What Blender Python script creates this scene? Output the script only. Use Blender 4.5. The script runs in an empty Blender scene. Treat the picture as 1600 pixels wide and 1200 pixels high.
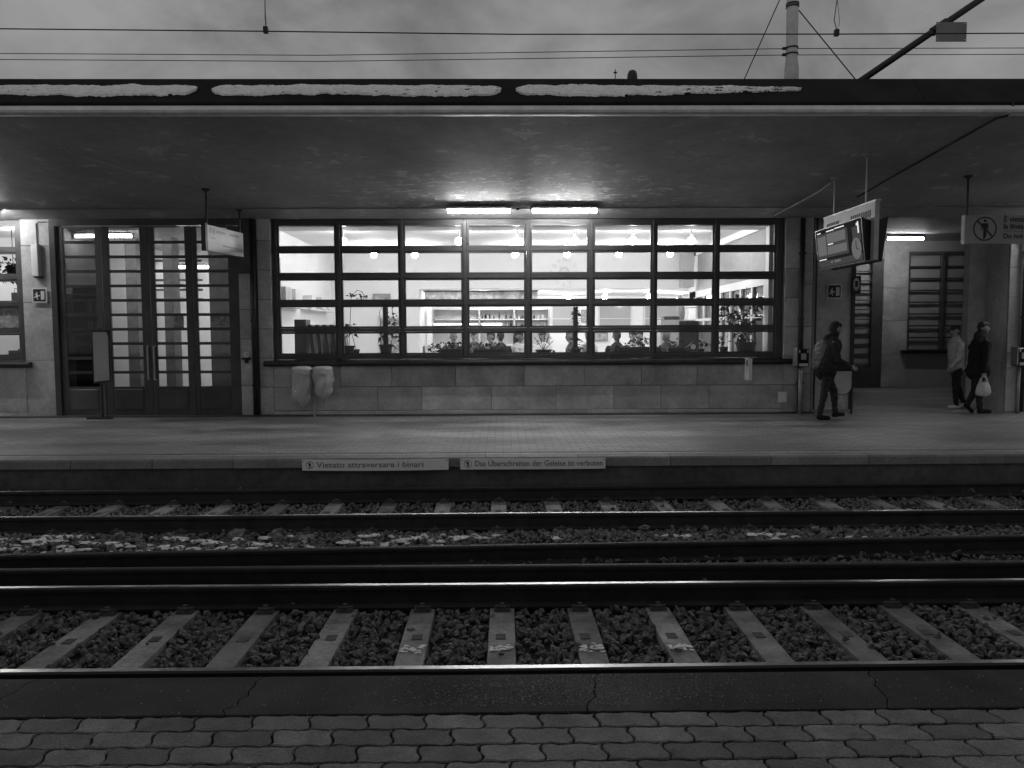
import bpy, bmesh, math, random
import numpy as np
from mathutils import Vector, Matrix
R = math.radians
rng = random.Random(7)
nrng = np.random.default_rng(11)
scene = bpy.context.scene
col = scene.collection

# ------------------------------------------------------------------ camera, sky, sun, exposure
cam_d = bpy.data.cameras.new('camera'); cam = bpy.data.objects.new('camera', cam_d); col.objects.link(cam)
cam_d.sensor_width = 36; cam_d.lens = 27.0; cam_d.clip_start = 0.05; cam_d.clip_end = 500
cam.matrix_world = (Matrix.Translation((0, 0, 1.65)) @ Matrix.Rotation(R(-0.7), 4, 'Z')
                    @ Matrix.Rotation(R(90 - 3.81), 4, 'X') @ Matrix.Rotation(R(-0.24), 4, 'Z'))
scene.camera = cam

SUN_EL, SUN_AZ = R(5), R(235)
world = bpy.data.worlds.new('World'); scene.world = world; world.use_nodes = True
wt = world.node_tree; wt.nodes.clear()
def WN(t, **k):
    n = wt.nodes.new(t)
    for a, b in k.items(): setattr(n, a, b)
    return n
sky = WN('ShaderNodeTexSky', sky_type='NISHITA', sun_disc=False, sun_elevation=SUN_EL, sun_rotation=SUN_AZ)
bw = WN('ShaderNodeRGBToBW'); wt.links.new(sky.outputs[0], bw.inputs[0])
tc = WN('ShaderNodeTexCoord')
mp = WN('ShaderNodeMapping'); mp.inputs['Scale'].default_value = (1.4, 1.4, 2.2); mp.inputs['Location'].default_value = (.9, .35, .2)
wt.links.new(tc.outputs['Generated'], mp.inputs[0])
nz = WN('ShaderNodeTexNoise'); nz.inputs['Scale'].default_value = 3.4; nz.inputs['Detail'].default_value = 6; nz.inputs['Roughness'].default_value = .55; nz.inputs['Distortion'].default_value = .4
wt.links.new(mp.outputs[0], nz.inputs['Vector'])
rmp = WN('ShaderNodeMapRange'); rmp.inputs[1].default_value = .34; rmp.inputs[2].default_value = .66; rmp.inputs[3].default_value = 1.1; rmp.inputs[4].default_value = 2.4
wt.links.new(nz.outputs[0], rmp.inputs[0])
# thick cloud deck with a little of the clear dusk sky behind it
m1 = WN('ShaderNodeMath', operation='MULTIPLY'); wt.links.new(bw.outputs[0], m1.inputs[0]); m1.inputs[1].default_value = .10
m2 = WN('ShaderNodeMath', operation='ADD'); wt.links.new(m1.outputs[0], m2.inputs[0]); wt.links.new(rmp.outputs[0], m2.inputs[1])
bg = WN('ShaderNodeBackground'); bg.inputs['Strength'].default_value = .128
wt.links.new(m2.outputs[0], bg.inputs['Color'])
wo = WN('ShaderNodeOutputWorld'); wt.links.new(bg.outputs[0], wo.inputs[0])

sun_d = bpy.data.lights.new('sun', 'SUN'); sun = bpy.data.objects.new('sun', sun_d); col.objects.link(sun)
sun_d.energy = .03; sun_d.angle = R(25); sun_d.color = (1, 1, 1)
sdir = Vector((math.sin(SUN_AZ) * math.cos(SUN_EL), math.cos(SUN_AZ) * math.cos(SUN_EL), math.sin(SUN_EL)))
sun.rotation_euler = sdir.to_track_quat('Z', 'Y').to_euler(); sun.location = (0, 0, 30)

vs = scene.view_settings; vs.view_transform = 'Standard'; vs.look = 'None'; vs.gamma = 1; vs.exposure = 0; vs.use_curve_mapping = False
scene.render.engine = 'CYCLES'
cy = scene.cycles
cy.max_bounces = 8; cy.diffuse_bounces = 4; cy.glossy_bounces = 3; cy.transmission_bounces = 4; cy.transparent_max_bounces = 24
cy.caustics_reflective = False; cy.caustics_refractive = False; cy.sample_clamp_indirect = 4; cy.use_denoising = True
try: cy.denoiser = 'OPENIMAGEDENOISE'
except Exception: pass

# ------------------------------------------------------------------ materials (black-and-white photograph: neutral greys)
MATS = {}
def M(name, v, rough=.6, metal=0., spec=.4, n1=None, n2=None, bump=None, emit=0, rnd=0., rvar=0.):
    m = bpy.data.materials.new(name); m.use_nodes = True; t = m.node_tree; t.nodes.clear()
    out = t.nodes.new('ShaderNodeOutputMaterial'); p = t.nodes.new('ShaderNodeBsdfPrincipled')
    t.links.new(p.outputs[0], out.inputs[0])
    p.inputs['Roughness'].default_value = rough; p.inputs['Metallic'].default_value = metal
    p.inputs['Specular IOR Level'].default_value = spec
    p.inputs['Base Color'].default_value = (v, v, v, 1)
    if emit:
        p.inputs['Emission Color'].default_value = (1, 1, 1, 1); p.inputs['Emission Strength'].default_value = emit
    if n1 or n2 or bump or rnd or rvar:
        tc = t.nodes.new('ShaderNodeTexCoord'); oi = t.nodes.new('ShaderNodeObjectInfo')
        sc = t.nodes.new('ShaderNodeVectorMath'); sc.operation = 'SCALE'; sc.inputs[0].default_value = (37, 53, 71)
        t.links.new(oi.outputs['Random'], sc.inputs['Scale'])
        ad = t.nodes.new('ShaderNodeVectorMath'); ad.operation = 'ADD'
        t.links.new(tc.outputs['Object'], ad.inputs[0]); t.links.new(sc.outputs[0], ad.inputs[1])
        val = None
        def mul(a, lo, hi, src, c0=.3, c1=.7):
            r = t.nodes.new('ShaderNodeMapRange'); r.inputs[1].default_value = c0; r.inputs[2].default_value = c1; r.inputs[3].default_value = lo; r.inputs[4].default_value = hi
            t.links.new(src, r.inputs[0])
            if a is None: return r.outputs[0]
            q = t.nodes.new('ShaderNodeMath'); q.operation = 'MULTIPLY'; t.links.new(a, q.inputs[0]); t.links.new(r.outputs[0], q.inputs[1]); return q.outputs[0]
        def noise(s, d=5):
            n = t.nodes.new('ShaderNodeTexNoise'); n.inputs['Scale'].default_value = s; n.inputs['Detail'].default_value = d; n.inputs['Roughness'].default_value = .6
            t.links.new(ad.outputs[0], n.inputs['Vector']); return n.outputs[0]
        last = None
        for nn in (n1, n2):
            if nn: last = noise(nn[0]); val = mul(val, 1 - nn[1], 1 + nn[1], last)
        if rnd: val = mul(val, 1 - rnd, 1 + rnd, oi.outputs['Random'], 0, 1)
        if val is not None:
            q = t.nodes.new('ShaderNodeMath'); q.operation = 'MULTIPLY'; q.inputs[1].default_value = v; t.links.new(val, q.inputs[0])
            cb = t.nodes.new('ShaderNodeCombineColor')
            for i in range(3): t.links.new(q.outputs[0], cb.inputs[i])
            t.links.new(cb.outputs[0], p.inputs['Base Color'])
        if rvar:
            r = mul(None, rough - rvar, rough + rvar, noise((n1 or (3, 0))[0] * 1.7)); t.links.new(r, p.inputs['Roughness'])
        if bump:
            b = t.nodes.new('ShaderNodeBump'); b.inputs['Strength'].default_value = bump[1]; b.inputs['Distance'].default_value = bump[2] if len(bump) > 2 else .01
            t.links.new(noise(bump[0]), b.inputs['Height']); t.links.new(b.outputs[0], p.inputs['Normal'])
    MATS[name] = m
    return m

def see_through(name, tint, rough, body=0., ior=1.45, wrinkle=False):
    """pane glass or thin plastic film: light passes straight through, the rest is mirrored or scattered"""
    m = bpy.data.materials.new(name); m.use_nodes = True; t = m.node_tree; t.nodes.clear()
    out = t.nodes.new('ShaderNodeOutputMaterial'); tr = t.nodes.new('ShaderNodeBsdfTransparent'); tr.inputs[0].default_value = (tint,) * 3 + (1,)
    gl = t.nodes.new('ShaderNodeBsdfGlossy'); gl.inputs['Roughness'].default_value = rough
    fr = t.nodes.new('ShaderNodeLayerWeight'); fr.inputs['Blend'].default_value = .5      # Schlick, the same from both faces of a pane
    pw = t.nodes.new('ShaderNodeMath'); pw.operation = 'POWER'; pw.inputs[1].default_value = 5; t.links.new(fr.outputs['Facing'], pw.inputs[0])
    sch = t.nodes.new('ShaderNodeMath'); sch.operation = 'MULTIPLY_ADD'; sch.inputs[1].default_value = .96; sch.inputs[2].default_value = .04; t.links.new(pw.outputs[0], sch.inputs[0])
    base = tr.outputs[0]
    if body:
        df = t.nodes.new('ShaderNodeBsdfPrincipled'); df.inputs['Base Color'].default_value = (.95, .95, .95, 1); df.inputs['Roughness'].default_value = .3
        mb = t.nodes.new('ShaderNodeMixShader'); mb.inputs[0].default_value = body
        t.links.new(tr.outputs[0], mb.inputs[1]); t.links.new(df.outputs[0], mb.inputs[2]); base = mb.outputs[0]
    if wrinkle:
        n = t.nodes.new('ShaderNodeTexNoise'); n.inputs['Scale'].default_value = 9; n.inputs['Detail'].default_value = 4; n.inputs['Distortion'].default_value = 1.5
        bp = t.nodes.new('ShaderNodeBump'); bp.inputs['Strength'].default_value = 1; bp.inputs['Distance'].default_value = .05; t.links.new(n.outputs[0], bp.inputs['Height'])
        for q in (gl, fr): t.links.new(bp.outputs[0], q.inputs['Normal'])
    mx = t.nodes.new('ShaderNodeMixShader'); t.links.new(sch.outputs[0], mx.inputs[0]); t.links.new(base, mx.inputs[1]); t.links.new(gl.outputs[0], mx.inputs[2])
    t.links.new(mx.outputs[0], out.inputs[0]); MATS[name] = m
    return m

M('stone', .48, .55, n1=(1.4, .34), n2=(14, .13), bump=(30, .15), rnd=.12)
M('mortar', .12, .9, n1=(3, .2))
M('frame_paint', .07, .38, n1=(2, .3), n2=(30, .12), rvar=.1)
M('frame_light', .10, .42, n1=(2, .25), rvar=.1)  # lighter copy of frame_paint, the lit look of frames put into the colour
M('sill_black', .02, .3, spec=.5, n1=(3, .3))
M('white_wall', .80, .7, n1=(.8, .05))
M('white_ceiling', .80, .8)
M('grey_wall', .42, .7, n1=(.8, .12))
M('dark_wall', .32, .6, n1=(.9, .3), n2=(9, .15))
M('passage_paint', .5, .6, n1=(.9, .3), n2=(9, .15))
M('inner_floor', .6, .16, n1=(1, .2))
M('lobby_floor', .22, .12, n1=(1, .25))
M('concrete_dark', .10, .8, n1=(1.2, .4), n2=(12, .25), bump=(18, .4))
M('fascia_metal', .016, .7, spec=.15, n1=(1.2, .35), n2=(15, .12), rvar=.1)
M('edge_paint', .68, .5, n1=(1.3, .22), n2=(10, .12))
M('snow', .93, .7, bump=(26, .7, .02), n1=(14, .12))
M('steel_polished', .5, .3, metal=1, n1=(1.2, .3))
M('rail_rust', .035, .65, n1=(5, .35), n2=(60, .2), bump=(80, .2))
M('sleeper', .26, .75, n1=(2.6, .55), n2=(25, .25), bump=(40, .3), rnd=.32)
M('ballast', .17, .85, n1=(20, .8), n2=(90, .15))
M('grit', .5, .3, spec=.8)  # pale tone stands in for the sparkle of wet grit
M('earth', .035, .95, n1=(6, .5), bump=(20, .6, .03))
M('edge_stone', .24, .6, n1=(2, .25), n2=(30, .18), bump=(50, .3), rnd=.12)
M('coping', .062, .7, spec=.12, n1=(1.6, .4), n2=(140, .6), bump=(120, .35), rnd=.1, rvar=.12)
M('paver', .175, .62, n1=(6, .35), n2=(110, .4), bump=(90, .4), rnd=.36, rvar=.1)
M('joint_sand', .055, .95)
M('galvanised', .42, .45, metal=.6, n1=(4, .25), n2=(30, .1))
M('mast_paint', .62, .5, n1=(3, .2), n2=(30, .1))
M('clip_steel', .11, .6, n1=(20, .4))
M('plate_white', .92, .5, n1=(2, .06))
M('dark_metal', .03, .45, n1=(4, .3))
M('black_plastic', .012, .35)
M('wire', .02, .5)
M('lamp_white', .75, .5)
M('sign_face', .8, .35, n1=(2, .07))
M('sign_dull', .5, .5, n1=(4, .15))
M('sign_grey', .24, .5, n1=(3, .12))
M('sign_ink', .05, .5)
M('faded_ink', .22, .6)
M('sign_plate', .42, .5, n1=(3, .1))
M('ink_soft', .55, .5)
M('sign_dark', .025, .5)
M('sign_white', .72, .5)
M('panel_grey', .65, .5, n1=(4, .1))
M('tube_light', 1, .5, emit=100)
M('tube_dim', 1, .5, emit=60)
M('tube_hall', 1, .5, emit=45)
M('globe_light', 1, .5, emit=185)
M('bar_strip', 1, .5, emit=12)
M('screen_dark', .01, .3, spec=.0, emit=.012)
M('screen_grey', .02, .3, spec=.0, emit=.13)
M('screen_dim', .02, .3, spec=.0, emit=.05)
M('screen_white', .1, .3, spec=.0, emit=.8)
M('paint_white', .9, .6)
M('leaf', .05, .8, spec=.15, n1=(12, .4))
M('leaf_pale', .3, .8, spec=.15, n1=(12, .3))
M('pot', .03, .5)
M('pot_pale', .2, .5)
M('bark', .05, .9)
M('wood_dark', .05, .5, n1=(5, .3))
M('shelf_grey', .62, .5)
M('bottle_dark', .03, .15)
M('night_pane', .38, .08, spec=.8)
M('bottle_pale', .5, .2)
M('mural', .65, .6, n1=(3.2, .55), n2=(9, .3))
M('poster', .30, .6, n1=(7, .6), n2=(20, .4))
M('cloth_black', .013, .85, n1=(14, .3), bump=(11, 1, .03))
M('cloth_dark', .03, .85, n1=(14, .3), bump=(11, 1, .03))
M('cloth_grey', .10, .85, n1=(14, .3), bump=(11, 1, .03))
M('cloth_mid', .2, .85, n1=(14, .25), bump=(11, 1, .03))
M('cloth_pale', .6, .85, n1=(10, .2), bump=(11, 1, .03))
M('cloth_white', .75, .85)
M('skin', .34, .55)
M('hair_dark', .035, .6, n1=(60, .4))
M('hair_grey', .35, .6, n1=(60, .4))
M('carrier_bag', .62, .45, n1=(9, .15), bump=(16, .5, .02))
see_through('glass', .93, .02)
see_through('glass_dark', .55, .04)
see_through('film', .9, .16, body=.55, wrinkle=True)

def soffit_material():
    """painted plaster: broad stains, and flaked spots where the paint has come off"""
    m = bpy.data.materials.new('soffit'); m.use_nodes = True; t = m.node_tree; p = t.nodes['Principled BSDF']
    p.inputs['Roughness'].default_value = .65; p.inputs['Specular IOR Level'].default_value = .3
    tc = t.nodes.new('ShaderNodeTexCoord')
    def noise(s, d=5, r=.6, sx=1):
        mpn = t.nodes.new('ShaderNodeMapping'); mpn.inputs['Scale'].default_value = (sx, 1, 1); t.links.new(tc.outputs['Object'], mpn.inputs[0])
        n = t.nodes.new('ShaderNodeTexNoise'); n.inputs['Scale'].default_value = s; n.inputs['Detail'].default_value = d; n.inputs['Roughness'].default_value = r
        t.links.new(mpn.outputs[0], n.inputs['Vector']); return n.outputs[0]
    def rng_(src, a, b, c, d):
        r = t.nodes.new('ShaderNodeMapRange'); r.inputs[1].default_value = a; r.inputs[2].default_value = b; r.inputs[3].default_value = c; r.inputs[4].default_value = d
        t.links.new(src, r.inputs[0]); return r.outputs[0]
    def math_(op, a, b):
        q = t.nodes.new('ShaderNodeMath'); q.operation = op
        for i, x in enumerate((a, b)):
            if isinstance(x, (int, float)): q.inputs[i].default_value = x
            else: t.links.new(x, q.inputs[i])
        return q.outputs[0]
    base = math_('MULTIPLY', rng_(noise(.8, 6, .65), .35, .65, .34, .50), rng_(noise(6), .3, .7, .9, 1.1))
    flake = rng_(noise(8, 4, .6, .55), .56, .60, 0, 1)
    sx = t.nodes.new('ShaderNodeSeparateXYZ'); t.links.new(tc.outputs['Object'], sx.inputs[0])
    dx = math_('MULTIPLY', math_('SUBTRACT', sx.outputs[0], .4), .38); dy = math_('SUBTRACT', sx.outputs[1], 1.1)
    d2 = math_('ADD', math_('MULTIPLY', dx, dx), math_('MULTIPLY', dy, dy))
    where = math_('MAXIMUM', rng_(d2, .3, 2.2, 1, 0), rng_(noise(.9, 2), .56, .66, 0, .45))
    patch = math_('MULTIPLY', rng_(noise(1.6, 6, .65), .63, .645, 0, 1), .45)
    fac = math_('MAXIMUM', math_('MULTIPLY', flake, where), patch)
    v = math_('ADD', math_('MULTIPLY', base, math_('SUBTRACT', 1, fac)), math_('MULTIPLY', fac, .85))
    cb = t.nodes.new('ShaderNodeCombineColor')
    for i in range(3): t.links.new(v, cb.inputs[i])
    t.links.new(cb.outputs[0], p.inputs['Base Color'])
    b = t.nodes.new('ShaderNodeBump'); b.inputs['Strength'].default_value = .5; b.inputs['Distance'].default_value = .015; b.invert = True
    t.links.new(fac, b.inputs['Height']); t.links.new(b.outputs[0], p.inputs['Normal'])
    MATS['soffit'] = m
soffit_material()

def paving_material():
    """far platform: paving too small to pick apart, slightly damp"""
    m = bpy.data.materials.new('far_paving'); m.use_nodes = True; t = m.node_tree; p = t.nodes['Principled BSDF']
    tc = t.nodes.new('ShaderNodeTexCoord')
    br = t.nodes.new('ShaderNodeTexBrick'); br.inputs['Scale'].default_value = 1; br.inputs['Brick Width'].default_value = .245; br.inputs['Row Height'].default_value = .125
    br.inputs['Mortar Size'].default_value = .008; br.inputs['Mortar Smooth'].default_value = .4
    br.inputs['Color1'].default_value = (.27, .27, .27, 1); br.inputs['Color2'].default_value = (.35, .35, .35, 1); br.inputs['Mortar'].default_value = (.14, .14, .14, 1)
    t.links.new(tc.outputs['Object'], br.inputs['Vector'])
    n = t.nodes.new('ShaderNodeTexNoise'); n.inputs['Scale'].default_value = .9; n.inputs['Detail'].default_value = 6
    mpn = t.nodes.new('ShaderNodeMapping'); mpn.inputs['Scale'].default_value = (.5, 1.4, 1); t.links.new(tc.outputs['Object'], mpn.inputs[0]); t.links.new(mpn.outputs[0], n.inputs['Vector'])
    r = t.nodes.new('ShaderNodeMapRange'); r.inputs[1].default_value = .3; r.inputs[2].default_value = .7; r.inputs[3].default_value = .5; r.inputs[4].default_value = 1.4; t.links.new(n.outputs[0], r.inputs[0])
    mx = t.nodes.new('ShaderNodeMix'); mx.data_type = 'RGBA'; mx.blend_type = 'MULTIPLY'; mx.inputs['Factor'].default_value = 1
    t.links.new(br.outputs['Color'], mx.inputs['A']); t.links.new(r.outputs[0], mx.inputs['B']); t.links.new(mx.outputs['Result'], p.inputs['Base Color'])
    r2 = t.nodes.new('ShaderNodeMapRange'); r2.inputs[1].default_value = .3; r2.inputs[2].default_value = .7; r2.inputs[3].default_value = .38; r2.inputs[4].default_value = .62; t.links.new(n.outputs[0], r2.inputs[0]); t.links.new(r2.outputs[0], p.inputs['Roughness'])
    b = t.nodes.new('ShaderNodeBump'); b.inputs['Strength'].default_value = .5; b.inputs['Distance'].default_value = .006; t.links.new(br.outputs['Fac'], b.inputs['Height']); b.invert = True; t.links.new(b.outputs[0], p.inputs['Normal'])
    MATS['far_paving'] = m
paving_material()

# ------------------------------------------------------------------ mesh helpers
WL = {}     # world location of each parent
class MB:
    def __init__(s): s.v = []; s.f = []; s.mi = []; s.cur = 0
    def _add(s, vs, fs):
        b = len(s.v); s.v += [tuple(p) for p in vs]; s.f += [tuple(b + i for i in f) for f in fs]; s.mi += [s.cur] * len(fs); return s
    def box(s, x0, x1, y0, y1, z0, z1):
        return s._add([(x0, y0, z0), (x1, y0, z0), (x1, y1, z0), (x0, y1, z0), (x0, y0, z1), (x1, y0, z1), (x1, y1, z1), (x0, y1, z1)],
                      [(3, 2, 1, 0), (4, 5, 6, 7), (0, 1, 5, 4), (1, 2, 6, 5), (2, 3, 7, 6), (3, 0, 4, 7)])
    def bbox(s, x0, x1, y0, y1, z0, z1, b=.006):
        """box with its front (-Y) edges chamfered"""
        return s._add([(x0 + b, y0, z0 + b), (x1 - b, y0, z0 + b), (x1 - b, y0, z1 - b), (x0 + b, y0, z1 - b),
                       (x0, y0 + b, z0), (x1, y0 + b, z0), (x1, y0 + b, z1), (x0, y0 + b, z1),
                       (x0, y1, z0), (x1, y1, z0), (x1, y1, z1), (x0, y1, z1)],
                      [(0, 1, 2, 3), (0, 4, 5, 1), (1, 5, 6, 2), (2, 6, 7, 3), (3, 7, 4, 0), (4, 8, 9, 5), (5, 9, 10, 6), (6, 10, 11, 7), (7, 11, 8, 4), (8, 11, 10, 9)])
    def tube(s, pts, r, n=8, cap=True):
        pts = [Vector(p) for p in pts]; rs = r if isinstance(r, (list, tuple)) else [r] * len(pts)
        vs = []; fs = []
        for i, p in enumerate(pts):
            d = (pts[min(i + 1, len(pts) - 1)] - pts[max(i - 1, 0)]).normalized()
            a = Vector((0, 0, 1)) if abs(d.z) < .9 else Vector((1, 0, 0))
            u = d.cross(a).normalized(); w = u.cross(d).normalized()
            for k in range(n):
                t = 2 * math.pi * k / n; vs.append(p + (u * math.cos(t) + w * math.sin(t)) * rs[i])
        for i in range(len(pts) - 1):
            for k in range(n):
                a, b = i * n + k, i * n + (k + 1) % n; fs.append((a, b, b + n, a + n))
        if cap: fs.append(tuple(range(n))[::-1]); fs.append(tuple((len(pts) - 1) * n + k for k in range(n)))
        return s._add(vs, fs)
    def lathe(s, c, prof, n=16):
        vs = [(c[0] + r * math.cos(2 * math.pi * k / n), c[1] + r * math.sin(2 * math.pi * k / n), c[2] + z) for r, z in prof for k in range(n)]
        fs = [(i * n + k, i * n + (k + 1) % n, (i + 1) * n + (k + 1) % n, (i + 1) * n + k) for i in range(len(prof) - 1) for k in range(n)]
        fs.append(tuple(range(n))[::-1]); fs.append(tuple((len(prof) - 1) * n + k for k in range(n)))
        return s._add(vs, fs)
    def prism_x(s, prof, x0, x1):
        n = len(prof); vs = [(x0, y, z) for y, z in prof] + [(x1, y, z) for y, z in prof]
        fs = [(i, i + n, (i + 1) % n + n, (i + 1) % n) for i in range(n)] + [tuple(range(n)), tuple(range(2 * n - 1, n - 1, -1))]
        return s._add(vs, fs)
    def poly_y(s, pts, y, th=.004):
        """flat outline in X,Z facing -Y"""
        n = len(pts); vs = [(x, y, z) for x, z in pts] + [(x, y + th, z) for x, z in pts]
        return s._add(vs, [tuple(range(n)), tuple(range(2 * n - 1, n - 1, -1))] + [(i, i + n, (i + 1) % n + n, (i + 1) % n) for i in range(n)])
    def build(s, name, mat, parent=None, local=False, smooth=False):
        o = Vector((0, 0, 0)) if (local or parent is None) else WL.get(parent.name, Vector((0, 0, 0)))
        me = bpy.data.meshes.new(name); me.from_pydata([tuple(Vector(p) - o) for p in s.v], [], s.f)
        mats = mat if isinstance(mat, (list, tuple)) else [mat]
        for mm in mats: me.materials.append(MATS[mm])
        if len(mats) > 1: me.polygons.foreach_set('material_index', s.mi)
        bm = bmesh.new(); bm.from_mesh(me); bmesh.ops.recalc_face_normals(bm, faces=bm.faces); bm.to_mesh(me); bm.free()
        if smooth: me.polygons.foreach_set('use_smooth', [True] * len(me.polygons))
        return link(name, me, parent)
def link(name, me, parent=None):
    ob = bpy.data.objects.new(name, me); col.objects.link(ob)
    if parent is not None: ob.parent = parent; WL[ob.name] = WL.get(parent.name, Vector((0, 0, 0)))
    else: WL[ob.name] = Vector((0, 0, 0))
    return ob
def tag(o, label=None, cat=None, group=None, kind=None):
    if label: o['label'] = label
    if cat: o['category'] = cat
    if group: o['group'] = group
    if kind: o['kind'] = kind
    return o
def thing(name, label, cat, loc=(0, 0, 0), group=None, rz=0):
    o = bpy.data.objects.new(name, None); col.objects.link(o); o.location = loc; o.rotation_euler.z = rz; o.empty_display_size = .1
    WL[o.name] = Vector(loc); return tag(o, label, cat, group)
def piece(name, me, parent, loc):
    o = link(name, me, parent); o.location = Vector(loc) - WL[parent.name]; return o
def copy_tree(o, parent=None):
    c = o.copy(); col.objects.link(c); c.parent = parent; WL[c.name] = Vector(c.location)
    for ch in o.children: copy_tree(ch, c)
    return c
def text(body, size, mat, parent, loc, name='lettering', bold=.0, rot=None, width=None):
    cu = bpy.data.curves.new(name, 'FONT'); cu.body = body; cu.size = size; cu.offset = bold; cu.extrude = .0015; cu.resolution_u = 3
    t = bpy.data.objects.new(name, cu); col.objects.link(t)
    dg = bpy.context.evaluated_depsgraph_get(); me = bpy.data.meshes.new_from_object(t.evaluated_get(dg)); bpy.data.objects.remove(t)
    me.materials.clear(); me.materials.append(MATS[mat])
    if width:
        xs = [v.co.x for v in me.vertices]; k = width / (max(xs) - min(xs))
        for v in me.vertices: v.co.x *= k
    o = link(name, me, parent); o.location = Vector(loc) - WL[parent.name]; o.rotation_euler = rot or (R(90), 0, 0)
    return o
def ordinal(i): return ['first', 'second', 'third', 'fourth', 'fifth', 'sixth', 'seventh', 'eighth', 'ninth', 'tenth', 'eleventh', 'twelfth', 'thirteenth', 'fourteenth', 'fifteenth', 'sixteenth', 'seventeenth', 'eighteenth', 'nineteenth', 'twentieth', 'twenty-first', 'twenty-second', 'twenty-third', 'twenty-fourth'][i]

# ------------------------------------------------------------------ the setting: ground, platforms
g = MB(); g.box(-150, 150, -60, 200, -1.2, -.56); tag(g.build('ground', 'earth'), kind='structure')

FY = 15.47                                   # plane of the station front
p = MB(); p.box(-40, 40, 10.36, 34, -.55, 0.0)
far_platform = tag(p.build('station_platform', 'far_paving'), kind='structure'); WL[far_platform.name] = Vector((0, 0, 0))
x = -9.3; 
while x < 9.4:                               # edge stones of the far platform, rough drip on the front
    w = rng.uniform(1.05, 1.35)
    e = MB(); a = .012 * rng.random()
    e._add([(x + .004, 10.09 + a, -.02), (x + w - .004, 10.09 + a, -.02), (x + w - .004, 10.105 + a, .004), (x + .004, 10.105 + a, .004),
            (x + .004, 10.355, .004), (x + w - .004, 10.355, .004), (x + .004, 10.09 + a, -.12), (x + w - .004, 10.09 + a, -.12), (x + .004, 10.355, -.12), (x + w - .004, 10.355, -.12)],
           [(0, 1, 2, 3), (3, 2, 5, 4), (6, 7, 1, 0), (8, 9, 7, 6), (8, 6, 0, 3, 4), (7, 9, 5, 2, 1), (9, 8, 4, 5)])
    e.build('edge_stone', 'edge_stone', far_platform); x += w
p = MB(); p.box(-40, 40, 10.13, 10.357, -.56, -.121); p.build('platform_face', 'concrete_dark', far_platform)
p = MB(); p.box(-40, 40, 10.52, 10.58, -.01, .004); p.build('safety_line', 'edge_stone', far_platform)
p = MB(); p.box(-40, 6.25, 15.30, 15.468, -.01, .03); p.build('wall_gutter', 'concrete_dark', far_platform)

p = MB(); p.box(-40, 40, -14, 3.60, -.56, -.03)
near_platform = tag(p.build('platform', 'joint_sand'), kind='structure')
# coping slabs of the near platform with crooked joints
js = [-5.2, -3.7, -2.3, -1.2, .40, 1.72, 3.1, 4.6]
def crook(x, k):
    r_ = random.Random(int(x * 100) + k); return [(x + dx + r_.uniform(-.02, .02), y) for dx, y in zip((-.03, -.025, -.005, 0, .01, .015, .03, .035, .05), (3.245, 3.29, 3.335, 3.38, 3.425, 3.47, 3.52, 3.57, 3.62))]
for a, b in zip(js, js[1:]):
    L, Rr = crook(a, 1), crook(b, 1)
    ring = [(x_ + .0022, y) for x_, y in L] + [(x_ - .0022, y) for x_, y in reversed(Rr)]
    n = len(ring); e = MB()
    cx = sum(q[0] for q in ring) / n; cyy = sum(q[1] for q in ring) / n
    top = [(cx + (q[0] - cx) * .9985, cyy + (q[1] - cyy) * .98, 0.0) for q in ring]
    e._add([(q[0], q[1], -.006) for q in ring] + top + [(q[0], q[1], -.2) for q in ring],
           [tuple(range(n, 2 * n))] + [(i, (i + 1) % n, (i + 1) % n + n, i + n) for i in range(n)] + [(i + 2 * n, (i + 1) % n + 2 * n, (i + 1) % n, i) for i in range(n)])
    e.build('coping_slab', 'coping', near_platform)
# wavy interlocking pavers
L_, W_ = .245, .1235
def paver_mesh(seed):
    r_ = random.Random(seed)
    def P(u, v): return (u * L_ + .010 * math.sin(2 * math.pi * v), v * W_ + .0045 * math.sin(4 * math.pi * u))
    edge = [(i / 8, 0) for i in range(8)] + [(1, i / 6) for i in range(6)] + [(1 - i / 8, 1) for i in range(8)] + [(0, 1 - i / 6) for i in range(6)]
    out = [(a + r_.uniform(-.0016, .0016), b + r_.uniform(-.0016, .0016)) for a, b in (P(u, v) for u, v in edge)]; c = (L_ / 2, W_ / 2); n = len(out)
    def ins(d):
        q_ = []
        for (px_, py_), (u, v) in zip(out, edge):
            sx = (1 if u <= .001 else (-1 if u >= .999 else 0)); sy = (1 if v <= .001 else (-1 if v >= .999 else 0)); q_.append((px_ + sx * d * r_.uniform(.7, 1.5) - c[0], py_ + sy * d * r_.uniform(.7, 1.5) - c[1]))
        return q_
    a, b = ins(.0035), ins(.0075); m = MB()
    m._add([(q[0], q[1], 0) for q in b] + [(q[0], q[1], -.005) for q in a] + [(q[0], q[1], -.045) for q in a],
           [tuple(range(n))] + [(i + n, (i + 1) % n + n, (i + 1) % n, i) for i in range(n)] + [(i + 2 * n, (i + 1) % n + 2 * n, (i + 1) % n + n, i + n) for i in range(n)])
    me = bpy.data.meshes.new('paver'); me.from_pydata(m.v, [], m.f); me.materials.append(MATS['paver']); return me
pvs = [paver_mesh(k) for k in range(12)]
for r_ in range(7):
    for i in range(-11, 12):
        o = piece('paver', rng.choice(pvs), near_platform, (i * L_ + (L_ / 2 if r_ % 2 else 0) + .03, 3.175 - r_ * W_, rng.uniform(-.0035, .001)))
        o.rotation_euler = (rng.uniform(-.012, .012), rng.uniform(-.012, .012), rng.uniform(-.008, .008))
p = MB(); p.box(-40, 40, -14, 2.36, -.03, -.002); p.build('far_paving_field', 'far_paving', near_platform)

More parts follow.
